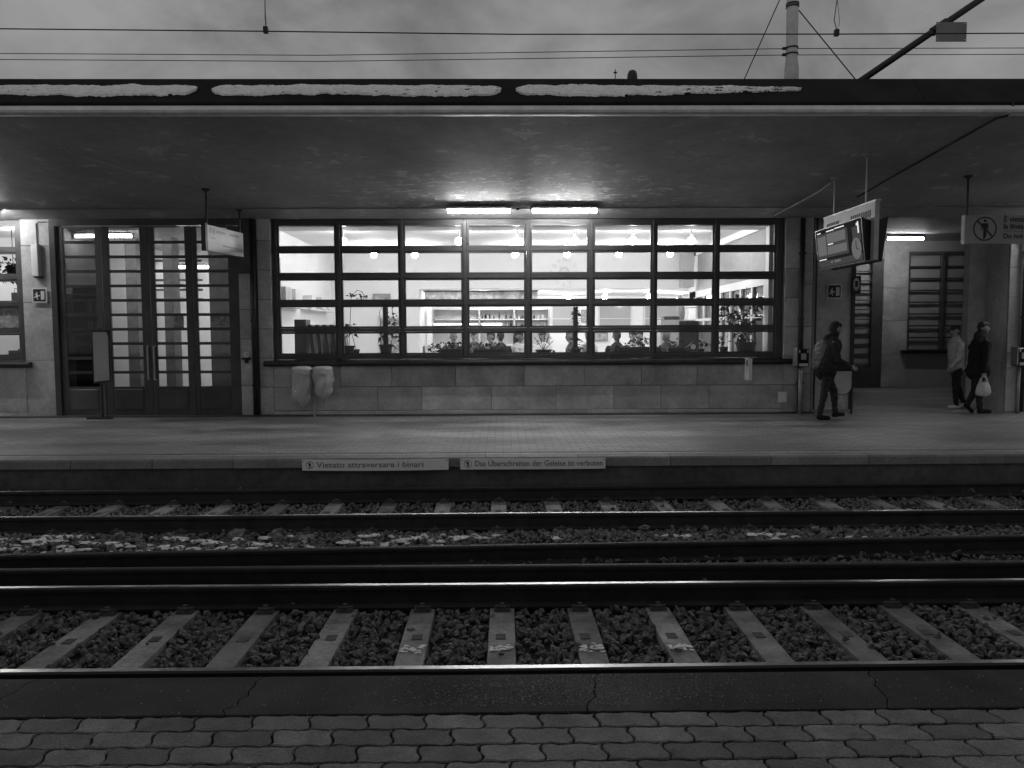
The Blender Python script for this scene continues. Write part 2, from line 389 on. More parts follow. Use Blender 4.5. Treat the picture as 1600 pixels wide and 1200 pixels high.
# ------------------------------------------------------------------ tracks
RZ = -.327
def rail(y0, y1, label, polish=True, w=1.0):
    prof = [(-.075, -.172), (.075, -.172), (.075, -.160), (.012, -.145), (.009, -.05), (.034, -.036), (.036, -.010), (.022, 0), (-.022, 0), (-.036, -.010), (-.034, -.036), (-.009, -.05), (-.012, -.145), (-.075, -.160)]
    m = MB(); n = len(prof); xs = [-18 + 36 * k / 12 for k in range(13)]
    vs = []
    for X in xs:
        yy = y0 + (y1 - y0) * (X + 5) / 10
        wob = .003 * math.sin(X * 1.3 + y0); vs += [(X, yy + q[0] * w, RZ + q[1] + wob) for q in prof]
    fs = []; mi = []
    for i in range(12):
        for k in range(n):
            fs.append((i * n + k, (i + 1) * n + k, (i + 1) * n + (k + 1) % n, i * n + (k + 1) % n)); mi.append(1 if (k == 7 and polish) else 0)
    m._add(vs, fs); m.mi = mi
    o = m.build('rail', ['rail_rust', 'steel_polished']); tag(o, label, 'rail', 'running rails of the tracks'); return o
rail(4.445, 4.445, 'bright polished rail right beside the near platform edge')
rail(5.958, 5.958, 'polished rail on the far side of the near track sleepers')
rail(6.435, 6.44, 'dull rail lying close behind the near track', False)
rail(6.85, 7.28, 'dull rail running slightly askew in front of the snowy ballast', False)
rail(8.32, 8.345, 'polished rail just behind the snowy ballast strip')
rail(9.70, 9.86, 'polished rail closest to the station platform face')

def sleeper_mesh(hw):
    m = MB(); m._add([(-hw, -1.3, 0), (hw, -1.3, 0), (hw, 1.3, 0), (-hw, 1.3, 0), (-hw - .03, -1.3, -.2), (hw + .03, -1.3, -.2), (hw + .03, 1.3, -.2), (-hw - .03, 1.3, -.2)],
           [(0, 1, 2, 3), (4, 5, 1, 0), (5, 6, 2, 1), (6, 7, 3, 2), (7, 4, 0, 3)])
    me = bpy.data.meshes.new('sleeper'); me.from_pydata(m.v, [], m.f); me.materials.append(MATS['sleeper']); return me
sm = sleeper_mesh(.093)
def clip_mesh():
    m = MB()
    m.box(-.06, .06, -.035, .035, 0, .026); m.tube([(0, 0, .015), (0, 0, .062)], .019, 6); m.tube([(-.055, .02, .03), (-.03, -.03, .045), (.03, -.03, .045), (.055, .02, .03)], .009, 6)
    me = bpy.data.meshes.new('fastening'); me.from_pydata(m.v, [], m.f); me.materials.append(MATS['clip_steel']); return me
cm = clip_mesh()
pad = MB(); pad.box(-.035, .035, -.045, .045, 0, .004); padme = bpy.data.meshes.new('date_stamp'); padme.from_pydata(pad.v, [], pad.f); padme.materials.append(MATS['concrete_dark'])
def paint_splash(seed):
    r_ = random.Random(seed); m = MB()
    for k in range(34):
        cx, cyy = r_.uniform(-.075, .075), r_.gauss(0, .026); n = 9; a0 = r_.random() * 6
        m._add([(cx + r_.uniform(.003, .026) * math.cos(a0 + 2 * math.pi * i / n), cyy + r_.uniform(.003, .016) * math.sin(a0 + 2 * math.pi * i / n), .003 + .0003 * k) for i in range(n)], [tuple(range(n))])
    me = bpy.data.meshes.new('paint_mark'); me.from_pydata(m.v, [], m.f); me.materials.append(MATS['paint_white']); return me
def sleepers(yc, x0, step, i0, i1, what, ycl, marks=()):
    for k, i in enumerate(range(i0, i1 + 1)):
        X = x0 + i * step
        side = f'{ordinal(k)} from the left' if i <= 0 else f'{ordinal(i1 - i)} from the right'
        t = thing('sleeper', f'concrete sleeper of the {what}, {side}' + (', paint-marked' if i in marks else ''), 'sleeper', (X, yc, -.503 + rng.uniform(-.006, .004)), f'sleepers of the {what}', rng.uniform(-.012, .012))
        link('beam', sm, t)
        for yr in ycl:
            for s_ in (-.12, .12): o = link('fastening', cm, t); o.location = (0, yr - yc + s_, 0)
        o = link('date_stamp', padme, t); o.location = (rng.uniform(-.02, .02), .12, .001)
        if i in marks:
            o = link('paint_mark', paint_splash(i + 50), t); o.location = (0, -.10, .003)
sleepers(5.2, -.015, .61, -6, 6, 'near track', (4.445, 5.958), (-1, 0, 1, 2))
sleepers(9.03, -.06, .685, -9, 9, 'far track', (8.33, 9.78))

# ballast: loose stones, one mass
def ico():
    bm = bmesh.new(); bmesh.ops.create_icosphere(bm, subdivisions=1, radius=1); v = np.array([q.co[:] for q in bm.verts]); f = np.array([[q.index for q in a.verts] for a in bm.faces]); bm.free(); return v, f
IV, IF = ico()
def stones(name, spots, mat, label, cat):
    """spots: arrays x, y, z, r"""
    X, Y, Z, S = spots; n = len(X)
    sc = np.stack([S * nrng.uniform(.9, 1.75, n), S * nrng.uniform(.8, 1.3, n), S * nrng.uniform(.55, 1.05, n)], 1)
    q = nrng.normal(size=(n, 4)); q /= np.linalg.norm(q, axis=1)[:, None]; w, a, b, c = q.T
    Rm = np.stack([1 - 2 * (b * b + c * c), 2 * (a * b - c * w), 2 * (a * c + b * w), 2 * (a * b + c * w), 1 - 2 * (a * a + c * c), 2 * (b * c - a * w), 2 * (a * c - b * w), 2 * (b * c + a * w), 1 - 2 * (a * a + b * b)], 1).reshape(n, 3, 3)
    base = IV[None] * nrng.uniform(.5, 1.3, (n, len(IV), 1)); base = np.clip(base, nrng.uniform(-.95, -.5, (n, 1, 3)), nrng.uniform(.5, .95, (n, 1, 3)))
    V = np.einsum('nij,nkj->nki', Rm, base * sc[:, None, :]) + np.stack([X, Y, Z], 1)[:, None, :]
    F = (IF[None] + (np.arange(n) * len(IV))[:, None, None]).reshape(-1)
    me = bpy.data.meshes.new(name); me.vertices.add(n * len(IV)); me.vertices.foreach_set('co', V.reshape(-1).astype('f'))
    nf = n * len(IF); me.loops.add(nf * 3); me.loops.foreach_set('vertex_index', F.astype('i'))
    me.polygons.add(nf); me.polygons.foreach_set('loop_start', np.arange(nf, dtype='i') * 3); me.polygons.foreach_set('loop_total', np.full(nf, 3, 'i'))
    me.polygons.foreach_set('use_smooth', np.zeros(nf, bool)); me.update(calc_edges=True); me.validate();  me.materials.append(MATS[mat])
    return tag(link(name, me), label, cat, kind='stuff')
parts = []
def field(n, x, y0, y1, z, zs, r0, r1, hump=None):
    X = nrng.uniform(-x, x, n); Y = nrng.uniform(y0, y1, n); Z = z + nrng.uniform(-zs, zs, n)
    if hump: Z = Z + hump(X, Y)
    parts.append((X, Y, Z, nrng.uniform(r0, r1, n)))
def not_on_sleeper(P, x0, step, half, y0, y1):
    X, Y, Z, S = P; d = np.abs((X - x0 + step / 2) % step - step / 2); keep = ~((d < half) & (Y > y0) & (Y < y1) & (Z > -.56)) | ((nrng.random(len(X)) < .02) & (Z > -.535)); Z[(d < half)] += .03; return tuple(q[keep] for q in P)
field(14500, 4.7, 4.0, 6.4, -.532, .022, .016, .038)
parts[-1] = not_on_sleeper(parts[-1], -.015, .61, .108, 3.9, 6.5)
field(13500, 7.2, 6.35, 8.3, -.53, .03, .020, .040, lambda X, Y: .075 * np.clip((Y - 6.95) / .5, 0, 1) * np.clip((8.25 - Y) / .5, 0, 1) * (.6 + .5 * np.sin(X * 1.7) * np.sin(X * .63 + 1)))
field(11000, 8.6, 8.3, 9.95, -.535, .022, .020, .036)
parts[-1] = not_on_sleeper(parts[-1], -.06, .685, .10, 8.2, 10)
field(2600, 8.8, 9.88, 10.14, -.47, .05, .018, .05)
field(26, 7, 7.2, 8.2, -.46, .03, .05, .075)
stones('ballast', tuple(np.concatenate([q[i] for q in parts]) for i in range(4)), 'ballast', 'dark crushed stone ballast between the rails and sleepers', 'ballast')
ng = 2600; gx = np.concatenate([nrng.normal(.25, .42, 1900), nrng.uniform(-2.6, 2.6, 700)]); gy = np.concatenate([nrng.uniform(3.30, 3.6, 1900), nrng.uniform(2.55, 3.6, 700)])
stones('grit', (gx, gy, np.full(ng, .001), nrng.uniform(.0012, .0034, ng)), 'grit', 'grit on the near platform edge, coloured pale for its wet sparkle', 'grit')
# leftover snow lying between the stones
sn = MB()
for cl in range(120):
    c0 = rng.uniform(-6.6, -.2) if rng.random() < .55 else rng.uniform(-6.6, 7.2); y_ = rng.uniform(7.0, 8.0)
    for k in range(rng.randint(2, 6)):
        cx = c0 + rng.gauss(0, .11); cyy = y_ + rng.gauss(0, .05)
        if cyy < 7.0 + .043 * (cx + 5) or cyy > 8.2: continue
        n = 11; rx = rng.uniform(.02, .085); ry = rx * rng.uniform(.3, .6); z0 = -.494 + .075 * min(1, max(0, (cyy - 6.95) / .5)) * min(1, max(0, (8.25 - cyy) / .5)) * (.6 + .5 * math.sin(cx * 1.7) * math.sin(cx * .63 + 1)) + .002
        rr = [rng.uniform(.5, 1.35) for _ in range(n)]
        vs = [(cx, cyy, z0 + .004)] + [(cx + rx * .7 * rr[i] * math.cos(2 * math.pi * i / n), cyy + ry * .7 * rr[i] * math.sin(2 * math.pi * i / n), z0 + rng.uniform(-.005, .005)) for i in range(n)] + [(cx + rx * rr[i] * math.cos(2 * math.pi * i / n), cyy + ry * rr[i] * math.sin(2 * math.pi * i / n), z0 - .012) for i in range(n)]
        sn._add(vs, [(0, 1 + i, 1 + (i + 1) % n) for i in range(n)] + [(1 + i, 1 + n + i, 1 + n + (i + 1) % n, 1 + (i + 1) % n) for i in range(n)])
tag(sn.build('snow_remnants', 'snow'), 'thin patches of old snow lying among the ballast stones', 'snow', kind='stuff')

# ------------------------------------------------------------------ canopies
cz = lambda Y: 4.0 + .12 * (FY - Y)
canopy = thing('platform_canopy', 'long dark canopy roof with pale lower edge over the station platform', 'canopy', (0, 13, 4))
m = MB(); m._add([(-22, 10.56, cz(10.56)), (22, 10.56, cz(10.56)), (22, 14.4, cz(14.4)), (-22, 14.4, cz(14.4)), (22, 15.5, 3.925), (-22, 15.5, 3.925)], [(0, 1, 2, 3), (3, 2, 4, 5)])
m.build('soffit', 'soffit', canopy)
m = MB(); m.prism_x([(10.56, 4.56), (10.44, 4.55), (10.40, 4.57), (10.39, 4.60), (10.41, 4.64), (10.46, 4.675), (10.56, 4.69)], -22, 22); m.build('edge_beam', 'edge_paint', canopy, smooth=False)
x = -22.
k = 0
while x < 22:                                 # metal verge sheets, each overlapping the next a little
    w = 4.03 if x > -7 else 3.9
    a = .004 * (k % 2)
    m = MB(); m.prism_x([(10.445 - a, 4.690), (10.46 - a, 4.68), (10.56, 4.695), (10.9, 5.10), (10.9, 5.135), (10.80 - a, 5.13), (10.445 - a, 4.715)], x, x + w + .03); m.build('verge_sheet', 'fascia_metal', canopy); x += w; k += 1
m = MB(); m.box(-22, 22, 10.86, 34, 5.09, 5.12); m.build('roof_deck', 'fascia_metal', canopy)
# snow lying on the verge
def snow_strip(xa, xb, seed, label, thin):
    """thin crust: wandering edges, melt gaps, worn to shreds where thin() is low"""
    r_ = random.Random(seed); m = MB(); n = int((xb - xa) / .02); K = 15; vs = []; wl = wh = 0.; fs = []
    ph = [r_.random() * 6 for _ in range(8)]
    lumps = [(r_.uniform(0, 1), r_.uniform(0, 1), r_.uniform(.012, .03)) for _ in range(40)]
    for i in range(n + 1):
        t_ = i / n; X = xa + (xb - xa) * t_; tt = thin(t_)
        wl = .9 * wl + r_.gauss(0, .012); wh = .9 * wh + r_.gauss(0, .008)
        e = min(1, ((i + .4) / 7) ** .5, ((n - i + .4) / 7) ** .5)
        lo = .26 + .12 * (1 - tt) + wl + .03 * math.sin(X * 1.7 + ph[0]); hi = .70 + wh - .12 * (1 - tt); mid = (lo + hi) / 2
        for k in range(K):
            q = k / (K - 1); sl = mid + ((lo + (hi - lo) * q) - mid) * e
            h = (.030 * math.sin(math.pi * q) ** .45 + .006 * math.sin(X * 9 + k * 1.3 + ph[1]) * math.sin(X * 3.1 - k + ph[2]) + r_.uniform(-.002, .003)) if 0 < k < K - 1 else 0
            vs.append((X + r_.uniform(-.009, .009), 10.445 + .355 * sl - h * .75 - .006, 4.715 + .415 * sl + h * .65 + .004))
    def gap(i, k):
        X = xa + (xb - xa) * i / n; tt = thin(i / n)
        v = math.sin(X * 4.3 + ph[3] + k * .5) * math.sin(X * 11.7 + ph[4] - k * .7) + .5 * math.sin(X * 23 + k * 1.2 + ph[5])
        return v > 1.38 - .95 * (1 - tt) or r_.random() < .05 * (1 - tt)
    for i in range(n):
        for k in range(K - 1):
            a_, b_, c_, d_ = i * K + k, (i + 1) * K + k, (i + 1) * K + k + 1, i * K + k + 1
            if not gap(i, k): fs.append((a_, b_, c_))
            if not gap(i + .5, k + .4): fs.append((a_, c_, d_))
    m._add(vs, fs); tag(m.build('snow_strip', 'snow'), label, 'snow', 'snow strips along the canopy edge')
snow_strip(-9.5, -4.08, 1, 'left strip of snow on the canopy edge, cut off by the picture border', lambda t: .97)
snow_strip(-3.88, .0, 2, 'middle strip of snow lying along the canopy edge', lambda t: 1 - .45 * max(0, t - .55))
snow_strip(.2, 4.07, 3, 'ragged right strip of snow on the canopy edge, thinning to one end', lambda t: .95 - 1.2 * max(0, t - .35))
# unseen roof over the near platform, added to shade the near track
nc = MB(); nc.box(-40, 40, -10, 1.2, 4.35, 4.6)
tag(nc.build('unseen_near_canopy', 'concrete_dark'), 'unseen concrete canopy roof added above the near platform for shade', 'canopy')

# ------------------------------------------------------------------ station building
bld = thing('station_building', 'long stone station front with grid windows and paned doors', 'building', (0, FY, 0))
def part(name, mat, *boxes, parent=None, smooth=False):
    m = MB()
    for b in boxes: m.box(*b)
    return m.build(name, mat, parent or bld, smooth=smooth)
B0, B1 = FY + .022, FY + .28                  # backing wall behind the slabs
part('wall', 'mortar', (-14, -9.53, B0, B1, 0, 1.02), (-9.53, -8.95, B0, B1, 0, 4.3), (-5.235, -4.60, B0, B1, 0, 4.3), (-4.60, 5.68, B0, B1, 0, 1.02), (5.68, 6.25, B0, B1, 0, 4.3),
     (-14, -9.53, B0, B1, 3.93, 4.3), (-8.95, -5.235, B0, B1, 3.93, 4.3), (-4.6, 5.68, B0, B1, 3.93, 4.3), (6.25, 6.262, FY, 16.2, 0, 4.3), (10.23, 14, B0, B1, 0, 4.3))
def slabs(x0, x1, zs, widths=None, y=FY, seed=0, depth=.03, mat='stone'):
    r_ = random.Random(seed)
    for za, zb in zip(zs, zs[1:]):
        X = x0
        while X < x1 - .01:
            w = (x1 - x0) if not widths else r_.uniform(*widths)
            if x1 - (X + w) < .45: w = x1 - X
            pr = r_.uniform(0, .006); m = MB(); m.bbox(X + .004, X + w - .004, y - pr, y + depth, za + .004, zb - .004, .006); m.build('stone_slab', mat, bld); X += w
slabs(-4.60, 5.68, (.10, .58, 1.0), (.85, 1.45), seed=4)
slabs(-4.60, 5.68, (.0, .097), (1.6, 2.3), y=FY - .025, seed=5)
slabs(-14, -9.53, (.0, .10, 1.0), (.9, 1.2), seed=6)
slabs(-9.53, -8.95, (.0, 1.14, 2.29, 3.41, 3.93), seed=7)
slabs(-5.235, -5.0, (.0, .62, 1.55, 2.14, 2.85), seed=8, y=FY - .05, depth=.08)
slabs(-4.88, -4.60, (.0, .58, 1.16, 1.75, 2.33, 2.92, 3.50, 3.93), seed=9)
slabs(5.68, 5.98, (.0, .58, 1.16, 1.75, 2.33, 2.92, 3.50, 3.93), seed=10)
slabs(6.02, 6.25, (.0, .8, 1.75, 2.6, 3.2, 3.93), seed=12)
slabs(10.23, 10.45, (.0, .9, 1.2, 2.33, 2.92, 3.5, 3.93), seed=11)
slabs(10.60, 14, (.0, 1.1, 2.3, 3.5, 3.93), (1.0, 1.3), seed=13)
# door side reveal and lintel
part('lintel', 'frame_paint', (-8.95, -5.0, FY - .02, FY + .2, 3.80, 3.935))
part('door_jamb', 'frame_paint', (-8.95, -8.84, FY - .03, FY + .2, 0, 3.80)); part('door_head_panel', 'frame_paint', (-5.235, -5.0, FY - .02, FY + .02, 2.86, 3.80))

def grid_window(x0, x1, cols, name='window', z0=1.13, z1=3.925):
    """steel grid window: main frame, one sash and one pane in each cell"""
    fr = MB(); Y0, Y1 = FY + .10, FY + .22
    pane_x = [(a, b) for a, b in cols]; pz = [(1.265, 1.638), (1.805, 2.176), (2.342, 2.712), (2.877, 3.257), (3.409, 3.80)]
    z_s = [(1.255, 1.645), (1.795, 2.180), (2.335, 2.715), (2.872, 3.258), (3.405, 3.80)]
    e = .042
    xs = [x0] + [q for a, b in pane_x for q in (a - e, b + e)] + [x1]
    for i in range(0, len(xs), 2): fr.bbox(xs[i], xs[i + 1], Y0, Y1, z0, z1, .008)
    zs = [z0] + [q for a, b in z_s for q in (a - e, b + e)] + [z1]
    for i in range(0, len(xs) - 2, 2):
        for j in range(0, len(zs), 2): fr.box(xs[i + 1], xs[i + 2], Y0 + .006, Y1 - .004, zs[j], zs[j + 1])
    w = fr.build(name, 'frame_paint', bld)
    for a, b in pane_x:
        for (za, zb) in z_s:
            m = MB(); Y = FY + .118
            for q in ((a - e + .002, a, za - e + .002, zb + e - .002), (b, b + e - .002, za - e + .002, zb + e - .002)): m.bbox(q[0], q[1], Y, Y + .06, q[2], q[3], .006)
            for q in ((za - e + .002, za), (zb, zb + e - .002)): m.box(a, b, Y + .003, Y + .057, q[0], q[1])
            m.build('sash', 'frame_paint', w)
            m = MB(); m.box(a - .004, b + .004, Y + .028, Y + .034, za - .004, zb + .004); m.build('pane', 'glass', w)
    return w
cols_main = [(-4.463, -3.368), (-3.203, -2.093), (-1.939, -.827), (-.661, .441), (.607, 1.711), (1.878, 2.997), (3.139, 4.247), (4.402, 5.50)]
grid_window(-4.60, 5.68, cols_main)
grid_window(-13.6, -9.53, [(-13.45, -12.40), (-12.20, -11.10), (-10.92, -9.715)])
def sill(x0, x1, y0=FY - .14, z=1.0):
    m = MB(); m.prism_x([(FY + .11, z + .005), (y0 + .03, z + .0), (y0 + .006, z + .02), (y0, z + .05), (y0 + .006, z + .08), (y0 + .03, z + .10), (FY + .11, z + .128)], x0, x1)
    m.build('sill', 'sill_black', bld)
sill(-4.76, 6.0); sill(-14, -9.40)

# four glazed door leaves
leafs = [(-8.835, -7.975, -8.713, -8.093), (-7.960, -7.035, -7.826, -7.205), (-7.015, -6.175, -6.926, -6.317), (-6.165, -5.24, -6.088, -5.465)]
zr = [.604 + i * .2875 for i in range(12)]
for i, (xa, xb, pa, pb) in enumerate(leafs):
    m = MB(); Y0, Y1 = FY + .03, FY + .085
    m.bbox(xa, pa, Y0, Y1, .03, 3.79, .008); m.bbox(pb, xb, Y0, Y1, .03, 3.79, .008); m.box(pa, pb, Y0 + .003, Y1 - .003, 3.767, 3.788); m.box(pa, pb, Y0 + .003, Y1 - .003, .03, .604)
    d = m.build('door', 'frame_light' if i == 0 else 'frame_paint', bld)
    m = MB(); m.bbox(pa + .03, pb - .03, Y0 - .012, Y0 + .02, .14, .55, .01); m.build('kick_panel', 'frame_light' if i == 0 else 'frame_paint', d)
    for k in range(1, 11):
        m = MB(); m.box(pa - .004, pb + .004, Y0 + .005, Y1 - .01, zr[k] - .028, zr[k] + .028); m.build('glazing_bar', 'frame_paint', d)
    for k in range(11):
        m = MB(); m.box(pa - .003, pb + .003, Y0 + .026, Y0 + .031, zr[k], zr[k + 1]); m.build('pane', 'glass_dark' if i == 0 else 'glass', d)
    if i in (1, 2):
        hx = -7.09 if i == 1 else -6.965
        m = MB(); m.tube([(hx, Y0, 1.42), (hx, Y0 - .06, 1.42), (hx, Y0 - .06, .74), (hx, Y0, .74)], .018, 8); m.build('handle', 'galvanised', d)

# passage on the right: flanking walls, back wall with door and window
part('passage_wall', 'passage_paint', (6.262, 7.44, 16.2, 16.4, 0, 4.2), (9.86, 10.23, 16.2, 16.4, 0, 4.3), (7.43, 7.44, 16.4, 23, 0, 4.2))
part('passage_wall_lining', 'passage_paint', (10.215, 10.232, FY + .03, 16.199, 0, 4.3))
part('back_wall', 'grey_wall', (7.3, 10.15, 22.3, 22.5, 0, 4.3), (10.15, 11.04, 22.3, 22.5, 3.75, 4.3), (11.04, 11.80, 22.3, 22.5, 0, 4.3), (11.80, 13.51, 22.3, 22.5, 0, 1.06), (11.80, 13.51, 22.3, 22.5, 3.95, 4.3), (13.51, 16, 22.3, 22.5, 0, 4.3), (16, 16.2, 15.7, 22.5, 0, 4.3))
part('passage_ceiling', 'soffit', (6.0, 16, 15.5, 22.3, 4.26, 4.305))
for za, zb in ((0, .02), (.02, 1.0), (1.0, 1.95), (1.95, 2.9), (2.9, 4.1)):
    m = MB(); m.bbox(11.06, 11.77, 22.27 - .004 * rng.random(), 22.3, za + .004, zb - .004, .006); m.build('stone_slab', 'stone', bld)
m = MB()
for q in ((10.15, 10.24, .02, 3.75), (10.72, 11.04, .02, 3.75)): m.bbox(q[0], q[1], 22.24, 22.34, q[2], q[3], .01)
m.box(10.24, 10.72, 22.25, 22.33, .02, .62); m.box(10.24, 10.72, 22.25, 22.33, 3.66, 3.75)
bd = m.build('door', 'frame_light', bld)
for k in range(11):
    za = .62 + k * .2764; m = MB(); m.box(10.24, 10.72, 22.285, 22.29, za, za + .2764); m.build('pane', 'glass', bd)
    if k: m = MB(); m.box(10.235, 10.725, 22.26, 22.31, za - .016, za + .016); m.build('glazing_bar', 'frame_light', bd)
m = MB()
for q in ((11.80, 11.84), (12.74, 12.86), (13.44, 13.51)): m.bbox(q[0], q[1], 22.28, 22.36, 1.06, 3.95, .008)
for q in ((1.06, 1.12), (3.86, 3.95)): m.box(11.84, 13.44, 22.285, 22.355, *q)
bw_ = m.build('window', 'frame_light', bld)
for xa, xb in ((11.84, 12.74), (12.86, 13.44)):
    for k in range(8):
        za = 1.12 + k * .3425; m = MB(); m.box(xa, xb, 22.318, 22.323, za, za + .3425); m.build('pane', 'glass', bw_)
        if k: m = MB(); m.box(xa, xb, 22.29, 22.34, za - .02, za + .02); m.build('glazing_bar', 'frame_paint', bw_)
part('sill', 'sill_black', (11.6, 13.6, 22.12, 22.3, 1.0, 1.10))
part('pane_backing', 'cloth_white', (10.16, 11.03, 22.40, 22.42, .02, 3.74)); part('pane_backing', 'cloth_white', (11.81, 13.5, 22.40, 22.42, 1.07, 3.94))  # white sheets added behind the panes to brighten them like reflections
part('wall_trim', 'sill_black', (6.60, 6.63, 16.185, 16.2, 0, 4.1), (6.42, 6.44, 16.185, 16.2, 0, 4.1), (7.36, 7.44, 16.17, 16.2, 0, 4.1))

# café room
CZ0 = .32
part('cafe_floor', 'inner_floor', (-4.96, 5.45, B1, 22.5, .02, CZ0), (-2.4, 7.2, 22.5, 27, .02, CZ0))
part('cafe_ceiling', 'white_ceiling', (-4.96, 5.45, FY + .24, 22.5, 3.95, 4.05), (-2.41, 7.2, 22.55, 27, 2.93, 3.0))
part('cafe_wall', 'white_wall', (-5.08, -4.96, B1, 22.6, 0, 3.95), (-4.96, -2.41, 22.5, 22.6, CZ0, 3.95), (-2.41, 5.45, 22.5, 22.548, 2.93, 3.95), (-2.5, -2.41, 22.6, 27, CZ0, 2.95), (-2.5, 7.2, 27, 27.1, CZ0, 2.95), (7.2, 7.3, 22.5, 27, 0, 3), (5.45, 7.2, 22.5, 22.6, 2.9, 3.0),
     (5.45, 5.6, B1, 15.95, 0, 3.95), (5.45, 5.6, 15.95, 22.4, 2.62, 2.80), (5.45, 5.6, 15.95, 22.4, 3.80, 3.95), (5.45, 5.6, 21.7, 22.5, 0, 3.95), (5.45, 5.6, 15.95, 21.7, 0, 1.1))
part('wall_screen', 'sign_grey', (5.50, 5.56, 15.95, 21.7, 2.80, 3.80))
part('pilaster', 'grey_wall', (5.12, 5.449, 21.9, 22.3, 2.95, 3.95))
m = MB()
for k in range(8): Y = 15.98 + k * .81; m.box(5.46, 5.56, Y, Y + .10, 1.1, 2.62)
m.box(5.47, 5.55, 15.95, 21.7, 1.95, 2.02)
sw = m.build('side_window', 'white_wall', bld)
for k in range(7): Y = 16.08 + k * .81; m = MB(); m.box(5.505, 5.512, Y, Y + .71, 1.1, 2.62); m.build('pane', 'glass_dark', sw)
part('side_room', 'dark_wall', (7.0, 7.1, 16.45, 22.4, 0, 3.95))
part('ceiling_beam', 'white_ceiling', (-4.96, 5.45, FY + .26, 16.35, 3.80, 3.949))
# back windows of the inner room
for xa, xb in ((3.35, 4.55), (4.95, 6.3), (1.7, 2.55)):
    m = MB()
    for q in ((xa, xa + .06), (xb - .06, xb)): m.box(*q, 26.94, 26.999, 1.75, 2.62)
    for q in ((1.75, 1.81), (2.56, 2.62), (2.12, 2.15)): m.box(xa + .06, xb - .06, 26.945, 26.998, *q)
    w_ = m.build('inner_window', 'shelf_grey', bld)
    m = MB(); m.box(xa + .06, xb - .06, 26.97, 26.975, 1.81, 2.56); m.build('pane', 'night_pane', w_)
m = MB(); m.box(-3.62, -2.93, 22.44, 22.499, CZ0, 2.16); idr = m.build('inner_door', 'shelf_grey', bld)
m = MB(); m.box(-3.55, -3.0, 22.42, 22.45, CZ0 + .05, 2.09); m.build('door_poster', 'poster', idr)

# ticket hall behind the doors
part('hall_floor', 'lobby_floor', (-9.4, -5.09, B1, 30, 0, .012))
part('hall_ceiling', 'white_ceiling', (-9.4, -5.09, B1, 30, 3.95, 4.05))
part('hall_side_wall', 'grey_wall', (-9.5, -9.4, B1, 18.7, 0, 3.95)); part('hall_wall', 'white_wall', (-9.5, -9.4, 18.7, 30, 0, 3.95), (-5.09, -5.081, B1, 30, 0, 3.95))  # nearest wall stretch coloured greyer to keep the first leaf's view dim
part('hall_back_wall', 'white_wall', (-9.4, -5.09, 29, 29.1, 1.66, 3.95))
part('hall_dim_panel', 'frame_light', (-9.4, -5.09, 28.95, 29.05, 0.012, 1.66))  # dark panel put in for the dim floor and its reflections
for xa, xb, Y in ((-8.95, -8.68, 18.5), (-8.06, -7.84, 18.5), (-6.98, -6.50, 18.5)): part('hall_column', 'dark_wall', (xa, xb, Y, Y + .4, .012, 3.95))
for k in range(5): part('hall_louver', 'sign_grey', (-9.39, -8.1, 21.0, 21.03, 3.60 - k * .26, 3.66 - k * .26))
# room behind the left window
part('kiosk_wall', 'white_wall', (-14, -9.5, 18.5, 18.6, 0, 3.95), (-14.1, -14, B1, 18.6, 0, 3.95))
part('kiosk_ceiling', 'white_ceiling', (-14, -9.5, B1, 18.5, 3.95, 4.05)); part('kiosk_floor', 'inner_floor', (-14, -9.5, B1, 18.5, 0, .1))
part('building_roof', 'concrete_dark', (-22, 22, 15.5, 34, 4.31, 4.5)); part('rear_wall', 'concrete_dark', (-22, 22, 33.5, 33.8, 0, 4.3), (-22.2, -22, 15.5, 33.8, 0, 4.3), (22, 22.2, 15.5, 33.8, 0, 4.3), (14, 22, B0, B1, 0, 4.3), (-22, -14.1, B0, B1, 0, 4.3))
# ------------------------------------------------------------------ lamps
def tube_lamp(x0, x1, Y, Z, label, glow='tube_light'):
    t = thing('fluorescent_lamp', label, 'lamp', ((x0 + x1) / 2, Y, Z), 'fluorescent lamps of the platform and hall')
    m = MB(); m.box(x0 - .03, x1 + .03, Y - .085, Y + .085, Z + .035, Z + .075); m.build('housing', 'galvanised', t)
    for xx in (x0 - .025, x1 + .005): m = MB(); m.box(xx, xx + .02, Y - .03, Y + .03, Z - .035, Z + .034); m.build('end_cap', 'galvanised', t)
    m = MB(); m.tube([(x0, Y, Z), (x1, Y, Z)], .032, 12); m.build('tube', glow, t, smooth=True)
    return t
l1 = tube_lamp(-1.018, .158, 14.75, 3.955, 'lit tube lamp under the canopy above the window, first of two in line')
l2 = tube_lamp(.583, 1.798, 14.75, 3.955, 'lit tube lamp under the canopy above the window, second of two in line')
for l, xs in ((l1, (-.9, .04)), (l2, (.7, 1.68))):
    for xx in xs: m = MB(); m.box(xx - .012, xx + .012, 14.74, 14.76, 4.04, 4.08); m.build('bracket', 'galvanised', l)
m = MB(); m.tube([(.19, 14.75, 4.01), (.55, 14.75, 4.01)], .012, 6); m.build('conduit', 'dark_metal', l2)
m = MB(); m.box(.27, .33, 14.72, 14.78, 3.97, 4.0); m.build('junction_box', 'dark_metal', l2)
tube_lamp(-10.72, -9.47, 14.75, 3.955, 'lit tube lamp under the canopy above the left window, just at the border')
tube_lamp(10.44, 11.42, 20.9, 4.15, 'lit tube lamp in the passage behind the departure board', 'tube_dim')
tube_lamp(-12.3, -11.1, 14.75, 3.955, 'unseen tube lamp added under the canopy outside the left picture border')  # unseen lamp added to lift the dim left soffit
tube_lamp(10.95, 12.15, 14.75, 3.955, 'unseen tube lamp added under the canopy outside the right picture border')  # this lamp and the next are added unseen to light the right end
